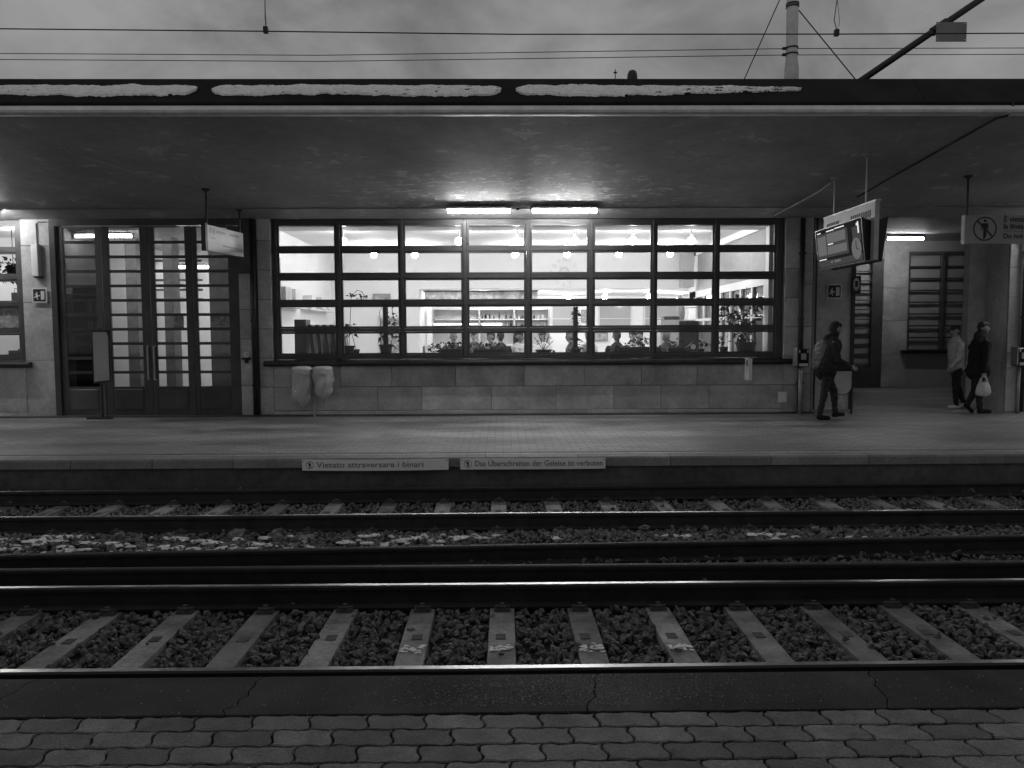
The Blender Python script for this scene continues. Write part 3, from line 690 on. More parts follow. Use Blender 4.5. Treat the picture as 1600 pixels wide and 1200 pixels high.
tube_lamp(12.5, 13.7, 14.75, 3.955, 'unseen tube lamp added under the canopy far outside the right picture border')
def hall_tube(x0, x1, Y, Z, label):
    t = tube_lamp(x0, x1, Y, Z, label, 'tube_hall')
    for xx in (x0 + .1, x1 - .1): m = MB(); m.tube([(xx, Y, Z + .08), (xx, Y, 3.95)], .006, 5); m.build('suspension', 'dark_metal', t)
hall_tube(-9.32, -8.1, 17.1, 3.80, 'hanging tube lamp close behind the first door leaf')
hall_tube(-9.0, -7.6, 21.0, 3.46, 'hanging tube lamp in the hall behind the doors, nearest to the poster side')
hall_tube(-7.4, -5.6, 23.6, 3.55, 'hanging tube lamp deeper in the hall behind the doors')
hall_tube(-8.8, -5.4, 27.9, 3.40, 'long hanging tube lamp added to brighten the back of the hall')  # this tube and the next are added to brighten the hall
hall_tube(-8.8, -5.4, 25.8, 3.60, 'long hanging tube lamp added for brightness just before the back of the hall')
m = MB(); m.tube([(-9.4, 14.86, 4.025), (-1.06, 14.86, 4.025)], .012, 6); tag(m.build('lamp_conduit', 'galvanised'), 'thin conduit along the soffit from the tube lamps towards the doors', 'conduit', 'lamp conduits')
m = MB(); m.tube([(1.84, 14.86, 4.025), (10.9, 14.86, 4.025)], .012, 6); tag(m.build('lamp_conduit', 'galvanised'), 'thin conduit along the soffit from the tube lamps towards the passage', 'conduit', 'lamp conduits')
# café globes
def globe(x, Y, z, ceil, label):
    t = thing('globe_lamp', label, 'lamp', (x, Y, z), 'globe lamps in the café')
    bm = bmesh.new(); bmesh.ops.create_icosphere(bm, subdivisions=2, radius=.085); me = bpy.data.meshes.new('globe'); bm.to_mesh(me); bm.free(); me.materials.append(MATS['globe_light'])
    me.polygons.foreach_set('use_smooth', [True] * len(me.polygons)); link('globe', me, t)
    m = MB(); m.lathe((x, Y, ceil - .035), [(.0, 0), (.10, .0), (.11, .034)], 14); m.build('ceiling_rose', 'shelf_grey', t)
    m = MB(); m.tube([(x, Y, z + .075), (x, Y, ceil - .03)], .018, 8); m.build('stem', 'galvanised', t)
for k, x in enumerate((-3.513, -.954, .337, 1.616, 2.911, 4.208)): globe(x, 17.2, 3.68, 3.95, f'white globe lamp on the café ceiling, {ordinal(k)} in the row nearest the window')
for k, x in enumerate((-3.3, -2.25, .341, 1.68, 3.022, 4.349)): globe(x, 20, 3.672, 3.95, f'white globe lamp on the café ceiling, {ordinal(k)} in the row farther back')
for k, (x, Y) in enumerate(((3.194, 24), (4.572, 24), (.3, 25.3), (-1.2, 25))): globe(x, Y, 2.76, 2.93, f'white globe lamp added to brighten the lower café room, {ordinal(k)} of the back group')
# extra back-room globes added for brightness, then kiosk lamps behind the left window
for k, (x, Y) in enumerate(((.9, 23.9), (2.2, 25.6), (-.6, 23.6), (5.8, 25.2))): globe(x, Y, 2.76, 2.93, f'white globe lamp added to brighten the lower café room, {ordinal(k)} of the rear group')
globe(-10.4, 16.9, 3.6, 3.95, 'white globe lamp in the room behind the left window')
globe(-12.3, 16.9, 3.6, 3.95, 'white globe lamp deep in the room behind the left window')
# box lamp on the left pier
t = thing('wall_lamp', 'unlit pale box lamp with conduit on the left stone pier', 'lamp', (-9.19, FY, 3.1))
m = MB(); m.bbox(-9.262, -9.125, 15.345, 15.46, 2.80, 3.43, .012); m.build('cover', 'lamp_white', t)
m = MB(); m.box(-9.25, -9.10, 15.40, 15.468, 2.775, 2.80); m.build('base', 'dark_metal', t)
m = MB(); m.tube([(-9.19, 15.45, 3.43), (-9.19, 15.45, 3.84), (-9.15, 15.45, 3.87), (-8.98, 15.45, 3.87)], .011, 6); m.build('conduit', 'dark_metal', t)

# ------------------------------------------------------------------ signs
def circle(cx, cz_, r, n=28): return [(cx + r * math.cos(2 * math.pi * i / n), cz_ + r * math.sin(2 * math.pi * i / n)) for i in range(n)]
def ring(m, cx, cz_, r0, r1, y, n=32):
    a = circle(cx, cz_, r0, n); b = circle(cx, cz_, r1, n)
    m._add([(q[0], y, q[1]) for q in a + b], [(i, (i + 1) % n, (i + 1) % n + n, i + n) for i in range(n)])
def no_crossing(parent, cx, cz_, r, y, ink):
    """ring with a diagonal bar over a standing man"""
    m = MB(); ring(m, cx, cz_, r * .88, r, y); d = r * .64; w = r * .055
    m._add([(cx - d - w, y, cz_ + d - w), (cx - d + w, y, cz_ + d + w), (cx + d + w, y, cz_ - d + w), (cx + d - w, y, cz_ - d - w)], [(0, 1, 2, 3)])
    m.build('prohibition_ring', ink, parent)
    m = MB(); yy = y - .001; m.poly_y(circle(cx, cz_ + r * .66, r * .13, 12), yy, .001)
    m.poly_y([(cx - r * .27, cz_ + r * .46), (cx + r * .27, cz_ + r * .46), (cx + r * .31, cz_ - r * .10), (cx + r * .22, cz_ - r * .10), (cx + r * .19, cz_ + r * .25), (cx + r * .15, cz_ - r * .2), (cx + r * .12, cz_ - r * .6), (cx - r * .02, cz_ - r * .84), (cx - r * .12, cz_ - r * .84), (cx - r * .13, cz_ - r * .2), (cx - r * .18, cz_ + r * .2), (cx - r * .24, cz_ - r * .10), (cx - r * .32, cz_ - r * .10)], yy, .001)
    m.build('standing_man', 'sign_dark', parent)
def face_sign(xa, xb, za, zb, body, label, tx, tw, sag):
    t = thing('warning_sign', label, 'sign', ((xa + xb) / 2, 10.08, (za + zb) / 2), 'warning signs on the platform face')
    m = MB(); n = 12; vs = []
    for i in range(n + 1):
        X = xa + (xb - xa) * i / n; s = -sag * math.sin(math.pi * i / n)
        vs += [(X, 10.066, za + s), (X, 10.066, zb + s), (X, 10.074, zb + s), (X, 10.074, za + s)]
    m._add(vs, [(i * 4 + j, (i + 1) * 4 + j, (i + 1) * 4 + (j + 1) % 4, i * 4 + (j + 1) % 4) for i in range(n) for j in range(4)] + [(0, 1, 2, 3), tuple(n * 4 + q for q in (3, 2, 1, 0))]); m.build('plate', 'plate_white', t)
    no_crossing(t, xa + .10, (za + zb) / 2, .052, 10.064, 'faded_ink')
    text(body, .105, 'faded_ink', t, (xa + tx, 10.0645, za + .045 - sag * .6), bold=.0012, width=tw)
    for xx in (xa + .02, xb - .02): m = MB(); m.lathe((0, 0, 0), [(.008, 0), (.008, .006)], 8); m.v = [(xx + q[0], 10.062 + q[2] * .6, zb - .02 + q[1]) for q in m.v]; m.build('bolt', 'sign_dark', t)
    for xx in (xa + .3, xb - .3): m = MB(); m.box(xx - .02, xx + .02, 10.075, 10.13, za + .02, zb - .03); m.build('bracket', 'dark_metal', t)
face_sign(-2.649, -.72, -.152, -.006, 'Vietato attraversare i binari', 'long pale sign on the platform face reading Vietato attraversare i binari', .19, 1.41, .008)
face_sign(-.566, 1.357, -.150, -.004, 'Das Überschreiten der Geleise ist verboten', 'long pale sign on the platform face reading Das Überschreiten der Geleise ist verboten', .19, 1.69, .003)

def rod(parent, x, Y, z0, mat='dark_metal', r=.018):
    z1 = cz(Y) if Y < 14.4 else cz(14.4) - (Y - 14.4) * .185
    m = MB(); m.tube([(x, Y, z0), (x, Y, z1)], r, 8); m.build('hanger', mat, parent)
    m = MB(); m.lathe((x, Y, z1 - .03), [(.02, -.02), (.075, .018), (.075, .035)], 12); m.build('ceiling_plate', mat, parent)
# prohibition sign on the right
t = thing('prohibition_sign', 'grey hanging sign with crossed-out walker and text at the right border', 'sign', (8.5, 13.16, 3.37))
m = MB(); m.box(7.895, 9.75, 13.13, 13.19, 3.136, 3.612); m.build('panel', 'sign_plate', t)
m = MB(); m.box(7.868, 7.894, 13.11, 13.21, 3.13, 3.618); m.build('end_trim', 'galvanised', t)
no_crossing(t, 8.228, 3.385, .205, 13.127, 'sign_ink')
text('È vietato attraversare', .125, 'sign_ink', t, (8.545, 13.127, 3.505), bold=.003)
text('la linea', .125, 'sign_ink', t, (8.545, 13.127, 3.385), bold=.003)
text('Do not cross', .115, 'sign_ink', t, (8.545, 13.127, 3.225), bold=.003)
m = MB(); m.box(8.545, 9.65, 13.128, 13.13, 3.343, 3.349); m.build('rule', 'sign_ink', t)
rod(t, 7.93, 13.16, 3.61); rod(t, 9.6, 13.16, 3.61)
# hanging sign on the left, edge-on to the platform
t = thing('hanging_sign', 'pale glossy sign hanging slanted from two rods beside the doors', 'sign', (-5.1, 14.4, 3.36))
def slant(m, pts, th=.05):
    """quad on the sign's plane; u along the sign (0 near, 1 far), z height"""
    A, B = Vector((-5.222, 13.77, 0)), Vector((-5.008, 15.0, 0)); nrm = Vector((B - A).normalized().cross(Vector((0, 0, 1))))
    q = [A.lerp(B, u) + Vector((0, 0, z)) for u, z in pts]; n = len(q)
    return m._add([tuple(v + nrm * th) for v in q] + [tuple(v - nrm * .05) for v in q], [tuple(range(n)), tuple(range(2 * n - 1, n - 1, -1))] + [(i, i + n, (i + 1) % n + n, (i + 1) % n) for i in range(n)])
m = MB(); slant(m, [(0, 3.13), (1, 3.13), (1, 3.58), (0, 3.58)], .03); m.build('panel', 'sign_face', t)
m = MB(); slant(m, [(-.06, 3.12), (-.005, 3.12), (-.005, 3.60), (-.06, 3.60)], .034); m.build('end_trim', 'black_plastic', t)
for a, b, zc, hh in ((.05, .10, 3.50, .05), (.13, .19, 3.49, .05), (.22, .47, 3.49, .022), (.60, .86, 3.49, .020), (.40, .95, 3.26, .016), (.60, .95, 3.22, .012), (.08, .2, 3.36, .012)):
    m = MB(); slant(m, [(a, zc - hh), (b, zc - hh), (b, zc + hh), (a, zc + hh)], .0315); m.build('faded_print', 'ink_soft', t)
rod(t, -5.215, 13.80, 3.58); rod(t, -5.02, 14.93, 3.58)
# departure board: pale frame seen edge-on with a monitor on each side
t = thing('departure_board', 'double-sided departure board with lit screen and analogue clock hanging from rods', 'display board', (5.68, 12.66, 3.2))
m = MB(); m.box(5.66, 5.73, 11.73, 13.59, 2.74, 3.62); m.build('frame', 'sign_dull', t)
m = MB(); m.box(5.655, 5.735, 11.70, 13.61, 3.621, 3.645); m.build('top_cap', 'galvanised', t)
for k in range(23):
    if 7 <= k <= 9: hh = .02
    elif 10 <= k <= 12: hh = .035
    else: hh = .07
    Y = 13.42 - k * .07; m = MB(); m.box(5.652, 5.658, Y - .022, Y + .022, 3.405, 3.405 + hh * 1.5); m.build('vent_slot', 'sign_dark', t)
def monitor(sx):
    f = lambda x: 5.695 + sx * x
    m = MB(); m._add([(f(.035), 11.84, 3.34), (f(.035), 13.50, 3.34), (f(.035), 11.84, 2.75), (f(.035), 13.50, 2.75), (f(.21), 11.80, 3.40), (f(.21), 13.54, 3.40), (f(.13), 11.80, 2.72), (f(.13), 13.54, 2.72)],
                     [(0, 1, 3, 2), (4, 6, 7, 5), (0, 4, 5, 1), (2, 3, 7, 6), (0, 2, 6, 4), (1, 5, 7, 3)])
    mon = m.build('monitor', 'black_plastic', t)
    def scr(name, mat, y0, y1, z0, z1, d=.003):
        q = MB(); X = lambda z: f(.13 + .08 * (z - 2.72) / .68 + d)
        q._add([(X(z0), y0, z0), (X(z0), y1, z0), (X(z1), y1, z1), (X(z1), y0, z1)], [(0, 1, 2, 3)]); q.build(name, mat, mon)
    scr('screen', 'screen_dark', 11.83, 13.51, 2.74, 3.385)
    if sx < 0:
        scr('screen_block', 'screen_grey', 13.12, 13.46, 2.95, 3.27, .004); scr('screen_block', 'screen_grey', 12.38, 13.08, 3.13, 3.29, .004); scr('screen_block', 'screen_grey', 12.36, 13.08, 2.95, 3.08, .004)
        scr('screen_block', 'screen_dim', 12.30, 13.48, 2.905, 3.31, .0035); scr('screen_block', 'screen_dim', 11.85, 13.48, 2.75, 2.855, .0035); scr('screen_block', 'screen_dim', 11.86, 12.14, 3.05, 3.28, .0035)
        for y0, y1, z in ((13.30, 13.45, 3.325), (12.78, 13.08, 3.325), (12.40, 12.75, 3.335), (12.85, 13.05, 3.105), (13.15, 13.45, 2.872)): scr('screen_line', 'screen_white', y0, y1, z, z + .018, .005)
        for y0, y1, z in ((12.92, 13.0, 2.80), (12.62, 12.86, 2.80)): scr('screen_line', 'screen_grey', y0, y1, z, z + .04, .005)
        # numeral one and the clock
        scr('platform_numeral', 'screen_white', 11.90, 11.945, 3.17, 3.345, .006); scr('platform_numeral', 'screen_white', 11.945, 11.985, 3.29, 3.325, .006)
        q = MB(); n = 28; X = lambda z: f(.13 + .08 * (z - 2.72) / .68 + .006)
        pts = [(12.03 + .165 * math.cos(2 * math.pi * i / n), 2.945 + .165 * math.sin(2 * math.pi * i / n)) for i in range(n)]
        q._add([(X(z), y, z) for y, z in pts], [tuple(range(n))]); q.build('clock_face', 'screen_grey', mon)
        for dy, dz in ((-.01, .12), (-.09, -.03)):
            q = MB(); q.tube([(X(2.945) - .004, 12.03, 2.945), (X(2.945 + dz) - .004, 12.03 + dy, 2.945 + dz)], .006, 4); q.build('clock_hand', 'sign_dark', mon)
monitor(-1); monitor(1)
rod(t, 5.695, 12.1, 3.64, 'galvanised', .013); rod(t, 5.695, 13.26, 3.64, 'galvanised', .013)
m = MB(); m.tube([(5.66, 13.30, 4.20), (5.60, 13.6, 4.12), (5.48, 14.4, 4.02), (5.36, 15.2, 3.93)], .022, 8); tag(m.build('cable_duct', 'galvanised'), 'pale cable duct running from the departure board rod to the window head', 'duct')
m = MB(); m.tube([(6.86, 10.44, 4.69), (6.84, 10.42, 4.58), (6.82, 10.50, 4.54), (6.80, 10.7, cz(10.7) - .012), (6.64, 13.0, cz(13.0) - .012), (6.57, 14.3, cz(14.3) - .01)], .016, 6); tag(m.build('soffit_cable', 'dark_metal'), 'dark cable running along the canopy soffit to its outer edge', 'cable')
m = MB(); m.tube([(-6.6, 11.9, cz(11.9) - .012), (-5.4, 13.9, cz(13.9) - .012), (-5.1, 14.5, 4.09)], .014, 6); tag(m.build('soffit_conduit', 'soffit'), 'faint painted conduit on the canopy soffit above the slanted sign', 'conduit')
# exit signs with running man
def exit_sign(x0, z0, s, Y, label):
    t = thing('exit_sign', label, 'sign', (x0 + s / 2, Y, z0 + s / 2), 'emergency exit signs')
    m = MB(); m.box(x0, x0 + s, Y, Y + .012, z0, z0 + s); m.build('plate', 'sign_white', t)
    m = MB(); m.box(x0 + s * .09, x0 + s * .91, Y - .003, Y + .002, z0 + s * .09, z0 + s * .91); m.build('field', 'sign_dark', t)
    m = MB(); m.box(x0 + s * .60, x0 + s * .84, Y - .005, Y - .003, z0 + s * .2, z0 + s * .78); m.build('door_symbol', 'sign_white', t)
    m = MB(); u = lambda a, b: (x0 + s * a, z0 + s * b)
    m.poly_y(circle(*u(.34, .66), s * .05, 10), Y - .005, .002)
    m.poly_y([u(.20, .60), u(.36, .60), u(.42, .48), u(.54, .52), u(.54, .45), u(.40, .40), u(.36, .36), u(.42, .24), u(.36, .22), u(.28, .38), u(.16, .30), u(.14, .36), u(.26, .46), u(.28, .54), u(.20, .54)], Y - .005, .002)
    m.build('running_man', 'sign_white', t)
exit_sign(-9.322, 2.286, .295, 15.425, 'square exit sign with running man on the left stone pier')
exit_sign(6.835, 2.336, .313, 16.17, 'square exit sign with running man on the dark wall behind the walker')
t = thing('projecting_sign', 'small black projecting sign with pale oval beside the exit sign', 'sign', (7.36, 16.0, 2.6))
m = MB(); m.box(7.27, 7.46, 15.98, 16.02, 2.43, 2.80); m.build('plate', 'black_plastic', t)
m = MB(); m.poly_y([(7.365 + .065 * math.cos(2 * math.pi * i / 20), 2.63 + .13 * math.sin(2 * math.pi * i / 20)) for i in range(20)], 15.975, .004); m.build('oval', 'sign_dull', t)
m = MB(); m.box(7.335, 7.395, 15.971, 15.974, 2.57, 2.70); m.build('symbol', 'sign_dark', t)
m = MB(); m.box(7.35, 7.38, 16.02, 16.2, 2.58, 2.62); m.build('bracket', 'dark_metal', t)
# small fittings on the wall
t = thing('flag_sign', 'small pale flag sign with vertical print projecting below the window sill', 'sign', (4.9, 15.3, .92))
m = MB(); m.box(4.80, 4.875, 15.13, 15.14, .88, 1.118); m.build('side_plate', 'plate_white', t)
m = MB(); m.box(4.825, 4.85, 15.126, 15.13, .98, 1.09); m.build('print', 'sign_dark', t)
m = MB(); m.box(4.878, 4.945, 15.14, FY - .008, .69, 1.118); m.build('edge_plate', 'sign_face', t)
m = MB(); m.box(5.58, 5.74, 15.40, FY - .008, .225, .44); o = m.build('meter_box', 'plate_white'); tag(o, 'small square pale box low on the stone wall', 'meter box')
m = MB(); m.lathe((0, 0, 0), [(.006, 0), (.006, .004)], 8); m.v = [(5.66 + q[0], 15.396 + q[2], .27 + q[1]) for q in m.v]; m.build('lock', 'sign_dark', o)
t = thing('wall_gauge', 'small round white dial over a black fitting on the narrow pilaster', 'gauge', (-5.11, 15.4, 1.18))
m = MB(); m.poly_y(circle(-5.11, 1.235, .058, 20), 15.385, .03); m.build('dial', 'sign_white', t)
m = MB(); m.tube([(-5.11, 15.384, 1.235), (-5.085, 15.382, 1.26)], .006, 4); m.build('pointer', 'sign_dark', t)
m = MB(); m.bbox(-5.19, -5.03, 15.34, 15.42, 1.14, 1.18, .008); m.box(-5.14, -5.08, 15.36, 15.42, 1.07, 1.14); m.build('tap', 'black_plastic', t)
# down pipes
for xx, lab in ((-4.94, 'dark down pipe between the doors and the big window'), (6.0, 'dark down pipe at the right end of the big window'), (10.52, 'dark down pipe beside the far right ticket validator')):
    t = thing('down_pipe', lab, 'pipe', (xx, 15.38, 0), 'down pipes on the station front')
    m = MB(); m.tube([(xx, 15.40, .02), (xx, 15.40, 3.9)], .05, 12); m.build('pipe', 'dark_metal', t, smooth=True)
    for z in (.6, 1.9, 3.2): m = MB(); m.box(xx - .06, xx + .06, 15.36, 15.452, z, z + .03); m.build('bracket', 'dark_metal', t)
# ticket validators
def validator(x, label):
    t = thing('ticket_validator', label, 'ticket machine', (x, 15.15, 0), 'ticket validators on posts')
    m = MB(); m.tube([(x, 15.2, 0), (x, 15.2, 1.0)], .038, 10); m.build('post', 'galvanised', t, smooth=True)
    m = MB(); m.bbox(x - .115, x + .115, 15.06, 15.24, .95, 1.31, .02); m.build('case', 'black_plastic', t)
    m = MB(); m.box(x - .14, x - .116, 15.05, 15.25, .97, 1.33); m.build('side_cheek', 'galvanised', t)
    m = MB(); m.box(x - .05, x + .05, 15.045, 15.059, 1.10, 1.22); m.build('slot_plate', 'sign_dull', t)
    m = MB(); m.box(x - .085, x + .085, 15.04, 15.059, .97, 1.025); m.build('label_plate', 'sign_white', t)
    for dx in (-.09, .07): m = MB(); m.box(x + dx, x + dx + .022, 15.05, 15.059, 1.235, 1.29); m.build('corner_light', 'sign_white', t)
validator(5.93, 'black ticket validator on a post at the right end of the window sill')
validator(10.31, 'black ticket validator on a post at the right picture border')
# two litter-bag holders under the window
def bag_holder(x, zb, seed, label, lid):
    t = thing('litter_holder', label, 'litter bag', (x, 15.2, 0), 'hanging litter bags under the window')
    m = MB(); m.lathe((x, 15.2, .93), [(.18, 0), (.195, .012), (.19, .05), (.15, .075), (.0, .082)], 22); m.build('lid', lid, t, smooth=True)
    n = 30; r_ = random.Random(seed); ph = [r_.random() * 6 for _ in range(5)]; m = MB(); vs = []; K = 16
    for k in range(K + 1):
        s = k / K; z = .935 - s * (.935 - zb); base = .185 * (1 + .05 * math.sin(s * 5)) * (1 if s < .7 else max(.06, math.cos((s - .7) / .3 * 1.5))) * (.97 - .12 * s)
        for i in range(n):
            a = 2 * math.pi * i / n; rr = base * (1 + .09 * math.sin(3 * a + ph[0] + 2 * s) + .10 * math.sin(7 * a + ph[1] + 7 * s) + .06 * math.sin(11 * a + ph[2] + 13 * s) + .09 * math.sin(13 * s + ph[3] + a * 2))
            vs.append((x + rr * math.cos(a) + .03 * math.sin(3 * s + ph[4]) * s, 15.2 + rr * math.sin(a), z))
    m._add(vs, [(k * n + i, k * n + (i + 1) % n, (k + 1) * n + (i + 1) % n, (k + 1) * n + i) for k in range(K) for i in range(n)] + [tuple(K * n + i for i in range(n))]); m.build('bag', 'film', t, smooth=True)
    m = MB()
    for k in range(n):
        a, b = 2 * math.pi * k / n, 2 * math.pi * (k + 1) / n; r1 = .205 + .012 * math.sin(5 * a + seed); r2 = .205 + .012 * math.sin(5 * b + seed)
        m._add([(x + .19 * math.cos(a), 15.2 + .19 * math.sin(a), .935), (x + .19 * math.cos(b), 15.2 + .19 * math.sin(b), .935), (x + r2 * math.cos(b), 15.2 + r2 * math.sin(b), .86 + .015 * math.sin(3 * b)), (x + r1 * math.cos(a), 15.2 + r1 * math.sin(a), .86 + .015 * math.sin(3 * a))], [(0, 1, 2, 3)])
    m.build('bag_cuff', 'film', t)
    m = MB(); m.box(x - .02, x + .02, 15.38, FY - .007, .90, .95); m.build('bracket', 'dark_metal', t)
    # crumpled litter inside
    m = MB(); q = random.Random(seed + 9)
    for k in range(5):
        c = Vector((x + q.uniform(-.06, .06), 15.2 + q.uniform(-.06, .06), zb + .12 + k * .05)); vs = [c + Vector(v) * q.uniform(.03, .06) for v in IV]; m._add(vs, [tuple(f) for f in IF])
    o = m.build('litter', 'cloth_mid', t); tag(o, kind='stuff')
bag_holder(-3.965, .19, 3, 'longer see-through litter bag under a grey lid below the window', 'sign_face')
bag_holder(-3.555, .34, 8, 'shorter see-through litter bag under a white lid below the window', 'sign_white')
m = MB(); m.tube([(-3.755, 15.3, 0), (-3.755, 15.3, .95)], .022, 8); tag(m.build('bag_post', 'galvanised'), 'thin post between the two litter bags', 'post')
# litter bin by the passage corner
t = thing('litter_bin', 'dark hooded litter bin with pale front panel beside the walker', 'litter bin', (6.76, 15.2, 0))
m = MB(); m.tube([(6.99, 15.25, 0), (6.99, 15.25, .92)], .022, 8); m.build('post', 'dark_metal', t)
m = MB(); n = 20
prof = [(6.57, .90)] + [(6.74 - .19 * math.cos(math.pi * i / 14), .60 - .20 * math.sin(math.pi * i / 14)) for i in range(15)] + [(6.93, .90)]
m.poly_y([(6.74 + (q[0] - 6.74) * 1.06, q[1] - .01) for q in prof], 15.10, .26); m.build('body', 'black_plastic', t)
m = MB(); m.poly_y([(6.73 + (q[0] - 6.74) * .9, (q[1] - .65) * .92 + .635) for q in prof], 15.075, .022); m.build('front_panel', 'sign_dull', t)
m = MB(); hood = [(6.52, .90)] + [(6.74 - .22 * math.cos(math.pi * i / 12), .90 + .16 * math.sin(math.pi * i / 12)) for i in range(13)] + [(6.96, .90)]
m.poly_y(hood[1:-1], 15.06, .32); m.build('hood', 'black_plastic', t)
# standing notice frame in front of the first door leaf
t = thing('notice_stand', 'slim standing notice frame on a flat foot in front of the doors', 'notice stand', (-7.9, 15.1, 0))
m = MB(); m._add([(-7.995, 15.06, .685), (-7.70, 15.14, .735), (-7.672, 15.14, 1.735), (-7.982, 15.06, 1.735), (-7.995, 15.09, .685), (-7.70, 15.17, .735), (-7.672, 15.17, 1.735), (-7.982, 15.09, 1.735)], [(0, 1, 2, 3), (7, 6, 5, 4), (0, 4, 5, 1), (1, 5, 6, 2), (2, 6, 7, 3), (3, 7, 4, 0)]); m.build('frame', 'dark_metal', t)
def ns(name, mat, u0, u1, z0, z1, d):
    q = MB(); P = lambda u, z: (-7.985 + .295 * u, 15.06 + .08 * u - d, z); q._add([P(u0, z0 - .03 * (1 - u0)), P(u1, z0 - .03 * (1 - u1)), P(u1, z1), P(u0, z1)], [(0, 1, 2, 3)]); q.build(name, mat, t)
ns('notice', 'sign_dull', .06, .94, .76, 1.70, .004); 
for z0, z1 in ((.92, 1.2), (1.23, 1.48), (1.50, 1.68)): ns('print_block', 'ink_soft', .10, .90, z0, z1, .006)
m = MB(); m.tube([(-7.86, 15.12, .03), (-7.86, 15.12, .70)], .02, 8); m.build('leg', 'dark_metal', t)
m = MB(); m.box(-8.12, -7.62, 15.0, 15.05, .0, .03); m.build('foot', 'dark_metal', t)
m = MB(); m.box(-7.885, -7.835, 15.051, 15.28, .0, .028); m.build('foot', 'dark_metal', t)
m = MB(); m.box(-7.86, -7.83, 15.10, 15.13, 1.735, 1.77); m.build('clip', 'dark_metal', t)

# ------------------------------------------------------------------ overhead line, mast, roof items
def cable(name, pts, r, label, cat='wire', group='overhead wires'):
    m = MB(); m.tube(pts, r, 5); return tag(m.build(name, 'wire'), label, cat, group)
cable('contact_wire', [(-20, 9.07, 5.20), (-5.7, 9.07, 5.13), (-2.69, 9.07, 5.104), (.13, 9.07, 5.072), (3.9, 9.07, 5.076), (20, 9.07, 5.16)], .0075, 'thick overhead wire highest across the picture with two droppers')
cable('messenger_wire', [(-20, 9.07, 6.9), (0, 9.07, 6.5), (20, 9.07, 6.9)], .007, 'carrier wire far above the overhead wire')
cable('feeder_wire', [(-20, 13, 6.38), (-8.2, 13, 6.246), (-2.98, 13, 6.217), (.18, 13, 6.262), (4.72, 13, 6.327), (8.7, 13, 6.338), (20, 13, 6.36)], .0065, 'upper of two thin parallel wires clamped to the mast')
cable('feeder_wire', [(-20, 13, 6.28), (-8.2, 13, 6.149), (-2.98, 13, 6.119), (.18, 13, 6.161), (4.72, 13, 6.224), (8.7, 13, 6.235), (20, 13, 6.25)], .0065, 'lower of two thin parallel wires clamped to the mast')
for xx, lab, sp in ((-2.69, 'single dropper holding the overhead wire at the left', .004), (3.875, 'looped dropper holding the overhead wire near the mast', .03)):
    t = thing('dropper', lab, 'dropper', (xx, 9.07, 5.1), 'droppers of the overhead wire'); zc = 5.104 if xx < 0 else 5.076
    m = MB(); m.tube([(xx, 9.07, zc + .05), (xx - sp, 9.07, zc + .16), (xx, 9.07, zc + .40), (xx + .01, 9.07, 6.52)], .005, 5); m.build('strand', 'wire', t)
    m = MB(); m.tube([(xx, 9.07, zc + .05), (xx + max(sp, .012), 9.07, zc + .10), (xx + sp, 9.07, zc + .16), (xx, 9.07, zc + .40)], .004, 5); m.build('loop', 'galvanised', t)
    m = MB(); m.box(xx - .024, xx + .024, 9.045, 9.095, zc - .02, zc + .05); m.build('clamp', 'black_plastic', t)
t = thing('line_mast', 'pale round steel mast with bands rising behind the canopy edge', 'mast', (4.815, 13, 5.12))
m = MB(); m.tube([(4.82, 13, 5.12), (4.82, 13, 6.0), (4.816, 13, 6.13), (4.813, 13, 9.5)], [.116, .114, .096, .09], 20); m.build('shaft', 'mast_paint', t, smooth=True)
for z in (6.235, 6.335, 7.0, 7.04): 
    m = MB(); m.tube([(4.815, 13, z - .012), (4.815, 13, z + .012)], .107, 18); m.build('band', 'dark_metal', t)
for z in (6.23, 6.33): m = MB(); m.box(4.66, 4.715, 12.97, 13.03, z - .015, z + .015); m.build('insulator', 'black_plastic', t)
cable('guy_wire', [(4.80, 13, 7.55), (4.597, 13, 7.108), (3.90, 13, 5.53), (3.72, 13, 5.12)], .009, 'guy wire slanting down to the roof on the near side of the snow end', group='guy wires')
cable('guy_wire', [(4.87, 13, 7.0), (5.87, 13, 5.85), (6.50, 13, 5.12)], .010, 'guy wire slanting down from the mast towards the strut', group='guy wires')
t = thing('strut', 'thick dark diagonal strut carrying a small plate above the roof', 'strut', (5, 12, 5.12))
m = MB(); m.tube([(4.97, 12, 5.12), (6.67, 12, 6.262), (9.5, 12, 8.15)], .05, 12); m.build('tube', 'dark_metal', t, smooth=True)
m = MB(); m.tube([(6.60, 12, 6.215), (6.82, 12, 6.362)], .068, 12); m.build('sleeve', 'dark_metal', t)
m = MB(); m.box(6.62, 7.085, 11.925, 11.933, 6.045, 6.335); pl = m.build('plate', 'sign_grey', t)
for xx in (6.645, 7.06):
    for z in (6.07, 6.31): m = MB(); m.lathe((0, 0, 0), [(.009, 0), (.009, .006)], 8); m.v = [(xx + q[0], 11.918 + q[2], z + q[1]) for q in m.v]; m.build('rivet', 'sign_white', pl)
t = thing('roof_vent', 'small dark domed vent pipe on the roof edge', 'vent', (2.0, 12, 5.12))
m = MB(); m.lathe((2.005, 12, 5.12), [(.08, 0), (.08, .40), (.075, .46), (.055, .51), (.0, .535)], 16); m.build('dome', 'dark_metal', t, smooth=True)
t = thing('roof_aerial', 'tiny thin aerial on the roof beside the vent', 'aerial', (1.745, 12, 5.12))
m = MB(); m.tube([(1.745, 12, 5.12), (1.745, 12, 5.66)], .007, 5); m.build('rod', 'wire', t)
m = MB(); m.box(1.72, 1.77, 11.99, 12.01, 5.60, 5.62); m.build('crossbar', 'wire', t)

